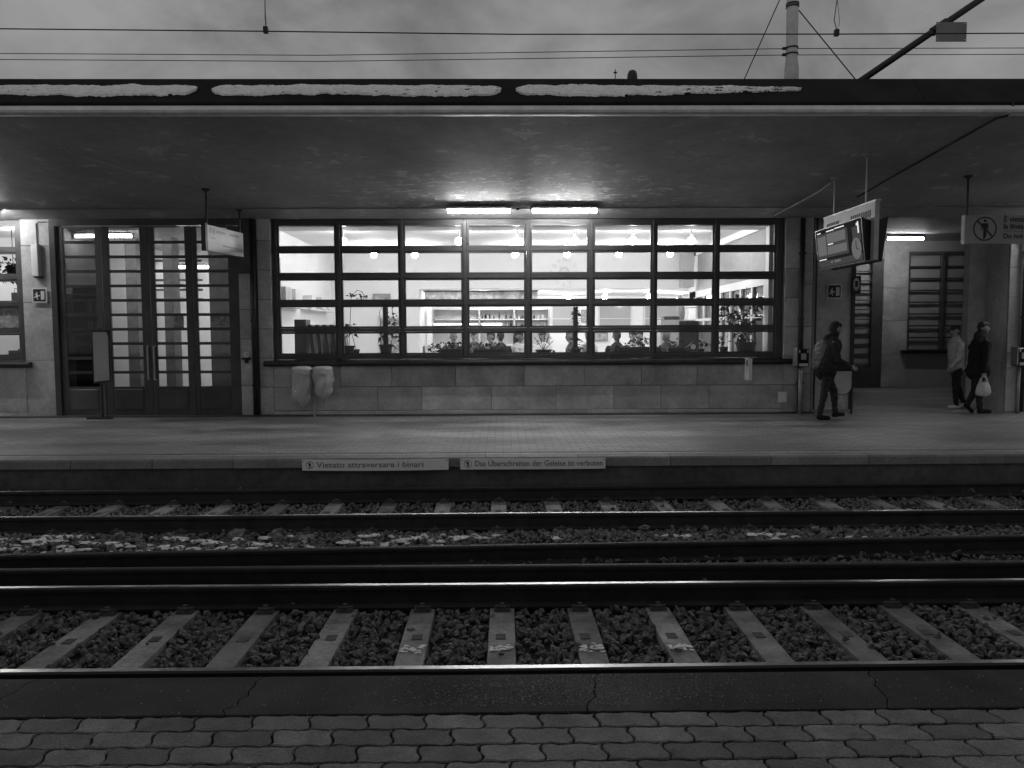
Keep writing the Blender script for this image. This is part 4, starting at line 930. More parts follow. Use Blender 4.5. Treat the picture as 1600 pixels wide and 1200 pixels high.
# ------------------------------------------------------------------ people
def capsule(m, a, b, ra, rb, flat=(1, 1, 1), n=12):
    a, b = Vector(a), Vector(b); d = b - a; L = d.length; d = d / L if L > 1e-6 else Vector((0, 0, 1))
    u = d.cross(Vector((0, 0, 1)) if abs(d.z) < .9 else Vector((0, 1, 0))).normalized(); w = d.cross(u).normalized(); c = (a + b) / 2
    rings = []
    for k in range(5): th = -math.pi / 2 + k * math.pi / 8; rings.append((a + d * ra * math.sin(th), max(ra * math.cos(th), .001)))
    for k in range(5): th = k * math.pi / 8; rings.append((b + d * rb * math.sin(th), max(rb * math.cos(th), .001)))
    vs = []
    for p_, r_ in rings:
        for i in range(n):
            t_ = 2 * math.pi * i / n; q = p_ + (u * math.cos(t_) + w * math.sin(t_)) * r_; e = q - c; vs.append(c + Vector((e.x * flat[0], e.y * flat[1], e.z * flat[2])))
    m._add(vs, [(k * n + i, k * n + (i + 1) % n, (k + 1) * n + (i + 1) % n, (k + 1) * n + i) for k in range(len(rings) - 1) for i in range(n)] + [tuple(range(n))[::-1], tuple((len(rings) - 1) * n + i for i in range(n))])
def body(parent, prims, voxel, smooth=5, name='body'):
    """one continuous skin over all the limbs; each face takes the cloth of the nearest limb"""
    m = MB()
    for p_ in prims: capsule(m, p_[0], p_[1], p_[2], p_[3], p_[5] if len(p_) > 5 else (1, 1, 1))
    me = bpy.data.meshes.new(name); me.from_pydata(m.v, [], m.f)
    bm = bmesh.new(); bm.from_mesh(me); bmesh.ops.recalc_face_normals(bm, faces=bm.faces); bm.to_mesh(me); bm.free()
    o = bpy.data.objects.new(name, me); col.objects.link(o)
    r_ = o.modifiers.new('r', 'REMESH'); r_.mode = 'VOXEL'; r_.voxel_size = voxel
    s_ = o.modifiers.new('s', 'SMOOTH'); s_.factor = .5; s_.iterations = smooth
    dg = bpy.context.evaluated_depsgraph_get(); me2 = bpy.data.meshes.new_from_object(o.evaluated_get(dg)); bpy.data.objects.remove(o)
    zcut = max(p_[0][2] for p_ in prims) - .32
    from mathutils import noise as mn
    nv = len(me2.vertices); co = np.empty(nv * 3, 'f'); no = np.empty(nv * 3, 'f'); me2.vertices.foreach_get('co', co); me2.vertices.foreach_get('normal', no); co = co.reshape(-1, 3); no = no.reshape(-1, 3)
    amp = np.array([(.013 * mn.noise(Vector((c[0] * 9, c[1] * 9, c[2] * 15))) + .007 * mn.noise(Vector((c[0] * 22, c[1] * 22, c[2] * 30)))) if .1 < c[2] < zcut else 0 for c in co.tolist()], 'f')
    co += no * amp[:, None]; me2.vertices.foreach_set('co', co.reshape(-1))
    mats = []
    for p_ in prims:
        if p_[4] not in mats: mats.append(p_[4])
    me2.materials.clear()
    for k in mats: me2.materials.append(MATS[k])
    C = np.empty(len(me2.polygons) * 3, 'f'); me2.polygons.foreach_get('center', C); C = C.reshape(-1, 3); best = np.full(len(C), 9e9); idx = np.zeros(len(C), 'i')
    for p_ in prims:
        a, b = np.array(p_[0], 'f'), np.array(p_[1], 'f'); d = b - a; l2 = max(float(d @ d), 1e-8); t_ = np.clip((C - a) @ d / l2, 0, 1)
        fl = np.array(p_[5] if len(p_) > 5 else (1, 1, 1), 'f'); e = (C - (a + t_[:, None] * d)) / fl; dist = np.linalg.norm(e, axis=1) - (p_[2] + (p_[3] - p_[2]) * t_); k = dist < best; best[k] = dist[k]; idx[k] = mats.index(p_[4])
    me2.polygons.foreach_set('material_index', idx); me2.polygons.foreach_set('use_smooth', [True] * len(me2.polygons)); me2.update()
    return link(name, me2, parent)
def hand(w, d, side, mat='skin', curl=.5):
    """palm and five fingers; w wrist, d pointing direction of the hand, side towards the thumb"""
    w, d, s = Vector(w), Vector(d).normalized(), Vector(side).normalized(); nn = d.cross(s).normalized(); out = []
    out.append((w, w + d * .075, .026, .03, mat))
    for i, (o_, l) in enumerate(((.030, .065), (.011, .075), (-.010, .07), (-.030, .055))):
        k = w + d * .085 + s * o_ * 1.25; k2 = k + (d * (1 - curl * .5) + nn * curl * .6) * l * .55; k3 = k2 + (d * (1 - curl) + nn * curl) * l * .5
        out += [(k, k2, .0095, .009, mat), (k2, k3, .009, .0075, mat)]
    th = w + d * .03 + s * .03; th2 = th + (d * .6 + s * .7) * .04; out += [(th, th2, .012, .010, mat), (th2, th2 + (d * .9 + s * .1) * .032, .010, .008, mat)]
    return out
def head(c, f, hair, skin='skin', cap_=True, scale=1., long=False):
    """skull, jaw, nose, eyes, mouth, ears and hair; f is where the face looks"""
    c, f = Vector(c), Vector(f).normalized(); s = f.cross(Vector((0, 0, 1))).normalized(); up = Vector((0, 0, 1)); k = scale
    o = [(c - f * .012 * k + up * .03 * k, c + f * .015 * k + up * .025 * k, .088 * k, .082 * k, skin), (c + f * .035 * k - up * .02 * k, c + f * .045 * k - up * .075 * k, .058 * k, .04 * k, skin),
         (c + f * .098 * k + up * .01 * k, c + f * .112 * k - up * .022 * k, .010 * k, .015 * k, skin), (c + f * .086 * k - up * .058 * k - s * .018 * k, c + f * .086 * k - up * .058 * k + s * .018 * k, .009 * k, .009 * k, 'cloth_grey')]
    for e in (-1, 1): o += [(c + f * .092 * k + s * e * .032 * k + up * .018 * k, c + f * .093 * k + s * e * .036 * k + up * .018 * k, .010 * k, .010 * k, 'hair_dark'), (c + s * e * .088 * k + up * .01 * k, c + s * e * .09 * k - up * .03 * k, .016 * k, .012 * k, skin)]
    o += [(c - f * .02 * k + up * .055 * k, c + f * .03 * k + up * .065 * k, .092 * k, .075 * k, hair), (c - f * .045 * k + up * .03 * k, c - f * .05 * k - up * .03 * k, .075 * k, .058 * k, hair)]
    if long: o += [(c - f * .05 * k, c - f * .06 * k - up * .16 * k, .075 * k, .06 * k, hair)]
    return o

# walker heading right, leaning forward, dark padded jacket
t = thing('person', 'person in dark padded jacket and hood walking right past the dark wall', 'person', (6.05, 14.34, 0), 'people on the platform')
P = [((.0, 0, 1.0), (.02, 0, .90), .18, .19, 'cloth_black', (1, 1.1, 1)), ((.0, 0, 1.02), (.12, 0, 1.38), .20, .185, 'cloth_dark', (1, 1.2, 1)), ((.06, -.02, 1.30), (.12, .0, 1.47), .16, .12, 'cloth_dark', (1, 1.35, 1)),
     ((-.13, 0, 1.05), (-.06, 0, 1.36), .12, .13, 'cloth_mid', (1, 1.2, 1)), ((.06, 0, 1.50), (.16, 0, 1.55), .10, .085, 'cloth_black'), ((.14, 0, 1.5), (.20, 0, 1.62), .06, .06, 'cloth_black'),
     ((.02, -.09, .92), (-.04, -.10, .50), .10, .075, 'cloth_dark'), ((-.04, -.10, .50), (-.12, -.10, .09), .072, .05, 'cloth_dark'), ((-.13, -.10, .05), (.05, -.10, .035), .048, .04, 'cloth_black'),
     ((.02, .09, .92), (.22, .10, .54), .10, .075, 'cloth_dark'), ((.22, .10, .54), (.26, .10, .12), .07, .05, 'cloth_dark'), ((.24, .10, .07), (.41, .10, .08), .046, .038, 'cloth_black'),
     ((.10, -.20, 1.40), (.14, -.25, 1.12), .075, .062, 'cloth_dark'), ((.14, -.25, 1.12), (.36, -.24, 1.00), .06, .048, 'cloth_dark'),
     ((.10, .20, 1.40), (.05, .25, 1.12), .075, .062, 'cloth_dark'), ((.05, .25, 1.12), (.14, .25, .90), .06, .046, 'cloth_dark')]
P += head((.20, 0, 1.69), (1, -.1, -.05), 'cloth_black') + [((.16, 0, 1.72), (.17, 0, 1.66), .098, .09, 'cloth_dark'), ((.18, 0, 1.765), (.20, 0, 1.77), .085, .08, 'cloth_dark')]
P += hand((.37, -.24, .995), (1, 0, -.35), (0, 0, 1)) + hand((.145, .25, .89), (.3, 0, -1), (1, 0, 0))
body(t, P, .010)
# person in dark hooded coat carrying a carrier bag
t2 = thing('person', 'person in long dark hooded coat walking right with a white carrier bag', 'person', (9.52, 15.25, 0), 'people on the platform')
P = [((0, 0, 1.0), (0, 0, .85), .18, .215, 'cloth_black', (1.05, 1, 1)), ((0, 0, 1.05), (.04, 0, 1.38), .17, .17, 'cloth_black', (1.15, 1, 1)), ((.02, 0, 1.32), (.06, 0, 1.45), .17, .13, 'cloth_black', (1.25, 1, 1)), ((-.10, 0, .92), (-.20, 0, .86), .12, .06, 'cloth_black'),
     ((.03, 0, 1.48), (.02, 0, 1.56), .12, .10, 'cloth_dark', (1.2, 1, 1)), ((.06, 0, 1.52), (.09, 0, 1.62), .06, .06, 'cloth_dark'),
     ((-.05, -.06, .86), (-.02, -.07, .48), .105, .08, 'cloth_dark'), ((-.02, -.07, .48), (.03, -.07, .09), .075, .052, 'cloth_dark'), ((.02, -.07, .048), (.22, -.07, .038), .05, .04, 'cloth_black'),
     ((.05, .08, .86), (.02, .08, .50), .105, .08, 'cloth_dark'), ((.02, .08, .50), (-.13, .08, .18), .072, .052, 'cloth_dark'), ((-.16, .08, .15), (-.04, .08, .03), .048, .038, 'cloth_black'),
     ((.02, -.20, 1.40), (-.01, -.24, 1.10), .08, .066, 'cloth_black'), ((-.01, -.24, 1.10), (-.03, -.24, .86), .062, .05, 'cloth_black'), ((.06, .20, 1.40), (.12, .25, 1.12), .08, .066, 'cloth_black'), ((.12, .25, 1.12), (.20, .24, .86), .062, .05, 'cloth_black')]
P += head((.085, 0, 1.70), (1, -.25, 0), 'hair_dark') + hand((-.03, -.24, .84), (0, 0, -1), (1, 0, 0), curl=.9) + hand((.20, .24, .85), (.1, 0, -1), (1, 0, 0))
body(t2, P, .010)
cb = thing('carrier_bag', 'crumpled white plastic carrier bag hanging from the hand of the dark-coated person', 'bag', (9.49, 15.01, .40))
m = MB(); n = 22; vs = []
prof = [(.05, .0), (.125, .02), (.15, .07), (.145, .14), (.115, .22), (.085, .28)]
for k, (rr, z) in enumerate(prof):
    for i in range(n):
        a = 2 * math.pi * i / n; q = rr * (1 + .07 * math.sin(5 * a + k) + .05 * math.sin(9 * a - 2 * k)); vs.append((9.49 + q * math.cos(a), 15.01 + q * .5 * math.sin(a), .36 + z))
m._add(vs, [(k * n + i, k * n + (i + 1) % n, (k + 1) * n + (i + 1) % n, (k + 1) * n + i) for k in range(len(prof) - 1) for i in range(n)] + [tuple(range(n))[::-1]]); m.build('sack', 'carrier_bag', cb, smooth=True)
for s in (-1, 1): m = MB(); m.tube([(9.49 + s * .07, 15.01, .62), (9.49 + s * .045, 15.01, .72), (9.49 + s * .005, 15.01, .755)], [.03, .018, .008], 8); m.build('handle', 'carrier_bag', cb)
# person in pale jacket behind, facing left
t3 = thing('person', 'dark-haired person in pale jacket half hidden behind the dark-coated one', 'person', (9.62, 16.15, 0), 'people on the platform')
P = [((0, 0, 1.0), (0, 0, .90), .15, .16, 'cloth_pale', (1, 1.1, 1)), ((0, 0, 1.0), (-.02, 0, 1.36), .15, .16, 'cloth_pale', (1, 1.2, 1)), ((-.02, 0, 1.32), (-.02, 0, 1.44), .15, .11, 'cloth_pale', (1, 1.3, 1)), ((-.02, 0, 1.44), (-.04, 0, 1.56), .06, .055, 'skin'), ((-.02, 0, 1.46), (-.02, 0, 1.49), .075, .07, 'cloth_pale'),
     ((.0, -.08, .9), (-.06, -.08, .5), .095, .072, 'cloth_dark'), ((-.06, -.08, .5), (-.02, -.08, .1), .066, .048, 'cloth_dark'), ((-.0, -.08, .05), (-.17, -.08, .04), .045, .036, 'cloth_white'),
     ((.0, .08, .9), (.08, .08, .5), .095, .072, 'cloth_dark'), ((.08, .08, .5), (.22, .08, .14), .066, .048, 'cloth_dark'), ((.24, .08, .1), (.12, .08, .03), .045, .036, 'cloth_white'),
     ((-.03, -.19, 1.38), (-.10, -.23, 1.10), .068, .055, 'cloth_pale'), ((-.10, -.23, 1.10), (-.24, -.22, .90), .052, .042, 'cloth_pale'), ((-.0, .19, 1.38), (.08, .23, 1.10), .068, .055, 'cloth_pale'), ((.08, .23, 1.10), (.04, .23, .86), .052, .042, 'cloth_pale')]
P += head((-.055, 0, 1.64), (-1, -.35, 0), 'hair_dark') + hand((-.24, -.22, .89), (-.5, 0, -1), (-1, 0, 0.3)) + hand((.04, .23, .85), (0, 0, -1), (-1, 0, 0))
body(t3, P, .010)

# ------------------------------------------------------------------ café guests, chairs and tables (sitting behind the sill)
def chair(t, hb=.88):
    for sx in (-.19, .19):
        for sy in (-.19, .19): m = MB(); m.box(sx - .018, sx + .018, sy - .018, sy + .018, 0, .44); m.build('leg', 'wood_dark', t, local=True)
    m = MB(); m.box(-.22, .22, -.22, .22, .441, .47); m.build('seat', 'wood_dark', t, local=True)
    for sx in (-.19, .19): m = MB(); m.box(sx - .016, sx + .016, -.225, -.195, .471, hb); m.build('back_post', 'wood_dark', t, local=True)
    m = MB(); m.box(-.21, .21, -.24, -.226, hb - .14, hb); m.build('back_rail', 'wood_dark', t, local=True)
def guest(x, Y, rz, label, top, hair, who, long=False, lean=0., big=1.):
    f = Vector((0, 1, 0))
    t = thing('person', label, 'person', (x, Y, CZ0), 'guests sitting in the café', rz)
    P = [((0, 0, .56), (0, .02, .60), .15, .15, top, (1.15, 1, 1)), ((0, .0, .60), (0, .03 + lean, .92), .15, .16, top, (1.15, .95, 1)), ((0, .03 + lean, .90), (0, .04 + lean, 1.0), .155, .11, top, (1.35, .9, 1)), ((0, .04 + lean, 1.02), (0, .05 + lean, 1.13), .055, .055, 'skin')]
    for s in (-1, 1):
        P += [((s * .09, .03, .55), (s * .10, .42, .54), .085, .065, 'cloth_dark'), ((s * .10, .43, .53), (s * .10, .42, .10), .06, .045, 'cloth_dark'), ((s * .10, .40, .045), (s * .10, .56, .04), .042, .036, 'cloth_black'),
              ((s * .20, .04 + lean, .98), (s * .25, .12 + lean, .74), .06, .05, top), ((s * .25, .12 + lean, .74), (s * .14, .40 + lean, .78), .048, .038, top), ((s * .14, .41 + lean, .78), (s * .11, .52 + lean, .785), .034, .028, 'skin')]
    P += head((0, .065 + lean, 1.235), f, hair, long=long, scale=big)
    body(t, P, .018, 3)
    c = thing('cafe_chair', f'dark wooden café chair under the {who}', 'chair', (x, Y, CZ0), 'café chairs', rz); chair(c)
guest(-1.18, 18.3, R(200), 'café guest with pale curly hair behind the left planter box', 'cloth_grey', 'hair_grey', 'guest with pale curly hair', big=1.1)
guest(-.22, 18.6, R(110), 'café guest in grey with dark hair leaning towards a neighbour', 'cloth_mid', 'hair_dark', 'dark-haired guest in grey')
guest(-.02, 17.5, R(15), 'café guest in black seen from behind near the middle mullion', 'cloth_black', 'hair_dark', 'guest in black near the mullion', lean=.03)
guest(.32, 17.9, R(250), 'café guest with large dark hair turned sideways left of the middle mullion', 'cloth_pale', 'hair_dark', 'guest with large dark hair', big=1.12, long=True)
guest(1.62, 17.6, R(95), 'café guest in dark grey jacket beside the climbing plant', 'cloth_grey', 'cloth_mid', 'guest beside the climbing plant', big=1.05)
guest(1.98, 18.0, R(-80), 'café guest with patterned sleeve right of the climbing plant', 'cloth_mid', 'hair_grey', 'guest right of the climbing plant')
guest(2.62, 17.4, R(10), 'café guest in black jacket seen from behind beside the right planter', 'cloth_dark', 'cloth_grey', 'guest in black jacket', lean=.04, big=1.08)
guest(3.15, 18.7, R(190), 'café guest in white top facing out above the right planter', 'cloth_white', 'hair_dark', 'guest in white top', big=1.05)
guest(3.86, 17.9, R(120), 'short-haired café guest beside the tilted round disc', 'cloth_dark', 'hair_grey', 'short-haired guest', big=1.05)
guest(-.75, 20.6, R(170), 'café guest in grey facing out from a back table behind the left planter', 'cloth_grey', 'hair_dark', 'guest facing out behind the left planter')
guest(1.05, 19.6, R(150), 'café guest in white shirt facing out behind the sprouting plant', 'cloth_white', 'hair_dark', 'guest in white shirt behind the sprouting plant')
guest(2.25, 20.4, R(200), 'café guest with grey hair at a back table beyond the black jacket', 'cloth_pale', 'hair_grey', 'grey-haired guest at a back table')
guest(3.55, 20.2, R(230), 'café guest in dark top at a back table by the short-haired one', 'cloth_dark', 'hair_dark', 'guest in dark top at a back table')
for k, (x, Y, z, w, h, lab) in enumerate(((-3.75, 22.44, 2.45, .5, .35, 'small framed picture on the café wall above the inner door'), (3.2, 26.9, 1.35, .5, .3, 'framed picture low on the back room wall'), (2.75, 26.9, 2.0, .3, .45, 'narrow framed picture between the back room windows'), (.5, 26.9, 2.0, .5, .5, 'framed picture on the back room wall beside the bar'))):
    m = MB(); m.bbox(x, x + w, Y, Y + .03, z, z + h, .012); o = tag(m.build('framed_picture', 'sign_grey'), lab, 'picture', 'framed pictures in the café'); m = MB(); m.box(x + .05, x + w - .05, Y - .004, Y - .001, z + .05, z + h - .05); m.build('print', 'poster', o)
for k, (x, Y, lab) in enumerate(((-.68, 18.0, 'round café table between the guests near the left planter'), (.75, 18.4, 'round café table with papers near the sprouting plant'), (2.85, 18.05, 'round café table between the guests at the right planter'))):
    t = thing('cafe_table', lab, 'table', (x, Y, CZ0), 'café tables')
    m = MB(); m.lathe((0, 0, .70), [(.34, 0), (.35, .012), (.34, .03)], 24); m.build('top', 'cloth_white', t, local=True)
    m = MB(); m.tube([(0, 0, .03), (0, 0, .70)], .03, 8); m.build('column', 'dark_metal', t, local=True)
    m = MB(); m.lathe((0, 0, 0), [(.22, 0), (.22, .02), (.05, .035)], 18); m.build('foot', 'dark_metal', t, local=True)

# ------------------------------------------------------------------ plants on the inner sill
part('inner_sill', 'sign_grey', (-4.5, 5.44, B1, 16.12, 1.14, 1.20))
def leaf(m, p, d, L, W, r_):
    d = Vector(d).normalized(); s = d.cross(Vector((r_.uniform(-1, 1), r_.uniform(-1, 1), 1))).normalized(); up = s.cross(d).normalized(); p = Vector(p); droop = Vector((0, 0, -L * .25))
    m._add([p, p + d * L * .45 + s * W + up * W * .35, p + d * L * .45 - up * W * .1, p + d * L * .45 - s * W + up * W * .35, p + d * L + droop], [(0, 1, 2), (0, 2, 3), (1, 4, 2), (2, 4, 3)])
def plant(x, Y, label, pot, clumps, seed, leafs=60, L=.10, W=.035, mat='leaf', stems=(), base=1.201):
    """pot: ('round', r, h, mat) or ('box', w, d, h, mat); clumps: centre (dx, dy, dz) and radii"""
    r_ = random.Random(seed); t = thing('potted_plant', label, 'plant', (x, Y, base), 'plants in the windows'); hh = pot[2] if pot[0] == 'round' else pot[3]
    m = MB()
    if pot[0] == 'round': m.lathe((0, 0, 0), [(pot[1] * .75, 0), (pot[1], hh * .85), (pot[1] * 1.08, hh * .86), (pot[1] * 1.08, hh), (pot[1] * .9, hh), (pot[1] * .88, hh * .9)], 18); m.build('pot', pot[3], t, local=True)
    else: m.bbox(-pot[1] / 2, pot[1] / 2, -pot[2] / 2, pot[2] / 2, 0, hh, .012); m.build('planter_box', pot[4], t, local=True)
    m = MB()
    for s in stems: m.tube([tuple(q) for q in s], .007, 5)
    if not stems: m.tube([(0, 0, hh * .8), (0, 0, hh + .1)], .008, 5)
    m.build('stem', 'bark', t, local=True)
    m = MB(); per = leafs
    for (cx, cy_, cz_, rx, ry, rz_) in clumps:
        for k in range(per):
            v = Vector((r_.gauss(0, 1), r_.gauss(0, 1), r_.gauss(0, 1))).normalized() * (r_.random() ** .4); p_ = (cx + v.x * rx, cy_ + v.y * ry, cz_ + v.z * rz_)
            leaf(m, p_, (v.x + r_.uniform(-.6, .6), v.y + r_.uniform(-.6, .6), v.z * .6 + r_.uniform(-.3, .5)), L * r_.uniform(.6, 1.3), W * r_.uniform(.7, 1.2), r_)
    o = m.build('foliage', mat, t, local=True); tag(o, kind='stuff'); return t
plant(-3.16, 15.9, 'small potted plant with upright leaves beside the inner door', ('round', .11, .20, 'pot'), [(.02, 0, .52, .10, .08, .16)], 1, 22, .13, .045, stems=[((0, 0, .15), (.01, 0, .6))])
t = plant(-2.42, 16.0, 'tall climbing plant on a dark moss pole in a square pot', ('round', .14, .22, 'pot'), [(.08, -.03, .34, .17, .1, .18), (-.06, 0, .45, .14, .08, .12), (.12, 0, .75, .08, .06, .25)], 2, 26, .11, .04, stems=[((.1, -.03, .2), (.2, -.03, .6), (.14, 0, .95)), ((-.1, 0, .2), (-.12, 0, .9), (-.06, 0, 1.0))])
m = MB(); m.tube([(0, 0, .15), (0, 0, 1.02)], .055, 10); m.build('moss_pole', 'bark', t, local=True)
plant(-3.05, 16.05, 'arching thin-leaved plant above the small potted one', ('round', .08, .12, 'pot'), [(-.05, 0, 1.20, .10, .08, .05), (.18, 0, 1.16, .12, .08, .06)], 12, 12, .10, .03, stems=[((0, 0, .1), (-.12, 0, .6), (-.08, 0, 1.2), (.04, 0, 1.34), (.14, 0, 1.32), (.24, 0, 1.15))])
plant(-1.02, 16.0, 'low leafy plant in a long dark planter box, left of the pair', ('box', .58, .16, .13, 'pot'), [(-.15, 0, .19, .2, .09, .07), (.15, 0, .19, .2, .09, .06), (-.38, 0, .12, .12, .08, .10)], 3, 60, .07, .03)
plant(-.33, 16.0, 'low leafy plant in a long dark planter box, right of the pair', ('box', .55, .16, .12, 'pot'), [(-.12, 0, .18, .2, .09, .06), (.22, 0, .16, .2, .09, .08)], 4, 60, .07, .03)
plant(.86, 16.0, 'sprouting plant with thin bare stems in a wide dark bowl', ('round', .17, .10, 'pot'), [(0, 0, .28, .12, .08, .14)], 5, 14, .16, .012, stems=[((0, 0, .08), (.02, 0, .50)), ((0, 0, .08), (-.2, 0, .36)), ((0, 0, .08), (.2, 0, .28)), ((0, 0, .1), (-.12, 0, .45)), ((0, 0, .1), (.12, .0, .42))])
t = plant(1.52, 16.0, 'climbing plant on a tall dark pole behind the middle of the window', ('round', .12, .12, 'pot'), [(0, -.03, .20, .15, .10, .14), (.02, 0, .75, .07, .05, .25)], 6, 45, .10, .03, stems=[((0, 0, .1), (.05, -.03, .5), (.02, 0, 1.0))])
m = MB(); m.tube([(0, 0, .10), (0, 0, .98)], .05, 10); m.build('moss_pole', 'bark', t, local=True)
plant(2.85, 16.0, 'flowering plant in the long dark planter box at the right', ('box', .90, .16, .15, 'pot'), [(-.45, -.02, .14, .10, .08, .14), (.0, 0, .22, .35, .08, .06)], 7, 50, .07, .03)
plant(2.90, 16.1, 'pale blossoms rising behind the right planter box', ('box', .40, .08, .12, 'pot_pale'), [(.0, 0, .26, .20, .05, .07)], 17, 70, .06, .03, 'leaf_pale')
plant(3.62, 16.0, 'bushy dark plant left of the leaning chalkboard', ('box', .36, .16, .14, 'pot'), [(0, 0, .20, .16, .08, .09)], 8, 50, .07, .028)
plant(4.15, 16.05, 'small pale-flowered plant at the edge of the seventh column', ('round', .08, .10, 'pot'), [(0, 0, .25, .10, .07, .16)], 9, 40, .07, .025)
plant(5.08, 16.0, 'large dark-leaved plant in a broad pot in the last window column', ('round', .21, .24, 'pot'), [(0, 0, .40, .2, .12, .14), (.05, 0, .78, .26, .12, .16), (-.25, 0, .70, .12, .08, .12), (.24, 0, 1.05, .1, .06, .1), (-.15, 0, 1.08, .12, .06, .05)], 10, 42, .13, .05, stems=[((0, 0, .2), (.02, 0, .9), (.0, 0, 1.38)), ((0, 0, .2), (-.2, 0, .8), (-.18, 0, 1.2), (-.26, 0, 1.15))])
plant(4.62, 16.0, 'thin tall plant left of the large one in the last column', ('round', .09, .14, 'pot'), [(0, 0, .72, .10, .06, .12), (.02, 0, .98, .08, .05, .06), (0, 0, .25, .14, .07, .1)], 11, 16, .11, .04, stems=[((0, 0, .1), (.02, 0, 1.0))])
plant(-10.15, 16.2, 'hanging bushy plant high behind the left window', ('round', .14, .16, 'pot'), [(.0, 0, .12, .38, .15, .24)], 21, 90, .14, .045, stems=[((0, 0, .1), (0, 0, 1.05))], base=2.90)

# ------------------------------------------------------------------ café fittings
t = thing('wall_clock', 'large pale wall clock of loose numerals high on the café wall', 'clock', (1.808, 22.48, 3.41))
for k in range(12):
    a = math.pi / 2 - k * math.pi / 6; c = Vector((1.808 + .36 * math.cos(a), 0, 3.41 + .36 * math.sin(a)))
    o = text(str(k or 12), .13, 'shelf_grey', t, (c.x - .05, 22.47, c.z - .045), 'numeral', bold=.003)
m = MB(); ring(m, 1.808, 3.41, .10, .15, 22.485); m.build('hub_ring', 'shelf_grey', t)
for a, l in ((2.2, .2), (.6, .14)): m = MB(); m.tube([(1.808, 22.475, 3.41), (1.808 + l * math.cos(a), 22.475, 3.41 + l * math.sin(a))], .01, 5); m.build('hand', 'shelf_grey', t)
t = thing('round_disc', 'large pale oval disc hanging tilted on the right café wall', 'wall decoration', (4.85, 21, 2.3))
m = MB(); m.v = []; m.lathe((0, 0, 0), [(.0, -.01), (.29, -.005), (.30, .01), (.29, .025), (0, .03)], 32)
m.v = [tuple(Vector((4.86, 21, 2.3)) + Matrix.Rotation(R(58), 3, 'Z') @ (Matrix.Rotation(R(84), 3, 'X') @ Vector((q[0], q[1] * 1.25, q[2])))) for q in m.v]; m.build('dish', 'sign_dull', t, smooth=True)
m = MB(); m.tube([(4.9, 21.05, 2.3), (5.30, 21.3, 2.33), (5.449, 21.3, 2.33)], .012, 6); m.build('arm', 'galvanised', t)
# bar with mural panel, shelves and bottles
part_bar = thing('bar_counter', 'long pale bar counter with lit edge at the back of the café', 'counter', (-.4, 23.6, CZ0))
m = MB(); m.box(-2.35, 1.5, 23.3, 23.9, CZ0, 1.25); m.build('body', 'shelf_grey', part_bar)
m = MB(); m.box(-2.38, 1.53, 23.25, 23.93, 1.251, 1.29); m.build('top', 'cloth_white', part_bar)
t = thing('mural_panel', 'pale landscape mural panel above the bar shelves', 'mural', (-.4, 23, 2.7))
m = MB(); m.box(-2.30, 1.05, 23.0, 23.04, 2.44, 2.88); m.build('picture', 'mural', t)
m = MB(); m.box(-2.34, 1.09, 22.98, 23.045, 2.881, 2.915); m.build('top_rail', 'dark_metal', t)
for xx in (-2.2, .95): m = MB(); m.tube([(xx, 23.02, 2.915), (xx, 23.02, 2.93)], .01, 6); m.build('hanger', 'dark_metal', t)
t = thing('bar_shelf', 'pale open back-bar shelving with two boards and uprights', 'shelf', (-.4, 24.3, CZ0))
for z in (2.06, 1.80, 2.38): m = MB(); m.box(-2.2, 1.5, 24.25, 24.55, z, z + .03); m.build('board', 'cloth_white', t)
for xx in (-2.2, -.75, .35, 1.45): m = MB(); m.box(xx, xx + .05, 24.25, 24.56, CZ0, 2.379); m.build('upright', 'sign_dull', t)
m = MB(); m.box(-2.2, 1.5, 24.57, 24.6, CZ0, 2.42); m.build('back_board', 'panel_grey', t)
cnt = {}
for z in (1.83, 2.09):
    X = -.62
    while X < 1.4:
        h = rng.uniform(.12, .23); r_ = rng.uniform(.022, .036)
        m = MB(); m.lathe((X, 24.4, z), [(r_, 0), (r_, h * .6), (r_ * .4, h * .75), (r_ * .4, h)], 8)
        dark = rng.random() < .6
        key = ('dark' if dark else 'pale') + (' lower' if z < 2 else ' upper'); cnt[key] = cnt.get(key, -1) + 1
        tag(m.build('bottle', 'bottle_dark' if dark else 'bottle_pale'), f"{ordinal(cnt[key])} {key.split()[0]} bottle from the left on the {key.split()[1]} back-bar board", 'bottle', 'bottles on the bar shelves'); X += rng.uniform(.09, .17)
t = thing('bar_light', 'bright strip light above the bar counter', 'lamp', (-.9, 23.1, 1.9))
m = MB(); m.box(-2.05, -.75, 23.08, 23.11, 1.90, 1.925); m.build('strip', 'bar_strip', t)
m = MB(); m.box(-.60, -.02, 23.04, 23.10, 1.88, 1.93); m.build('strip', 'bar_strip', t)
m = MB(); m.box(-2.1, 0.0, 23.112, 23.15, 1.90, 1.95); m.build('rail', 'galvanised', t)
for xx in (-2.08, -.03): m = MB(); m.tube([(xx, 23.13, 1.29), (xx, 23.13, 1.90)], .014, 6); m.build('stand', 'galvanised', t)
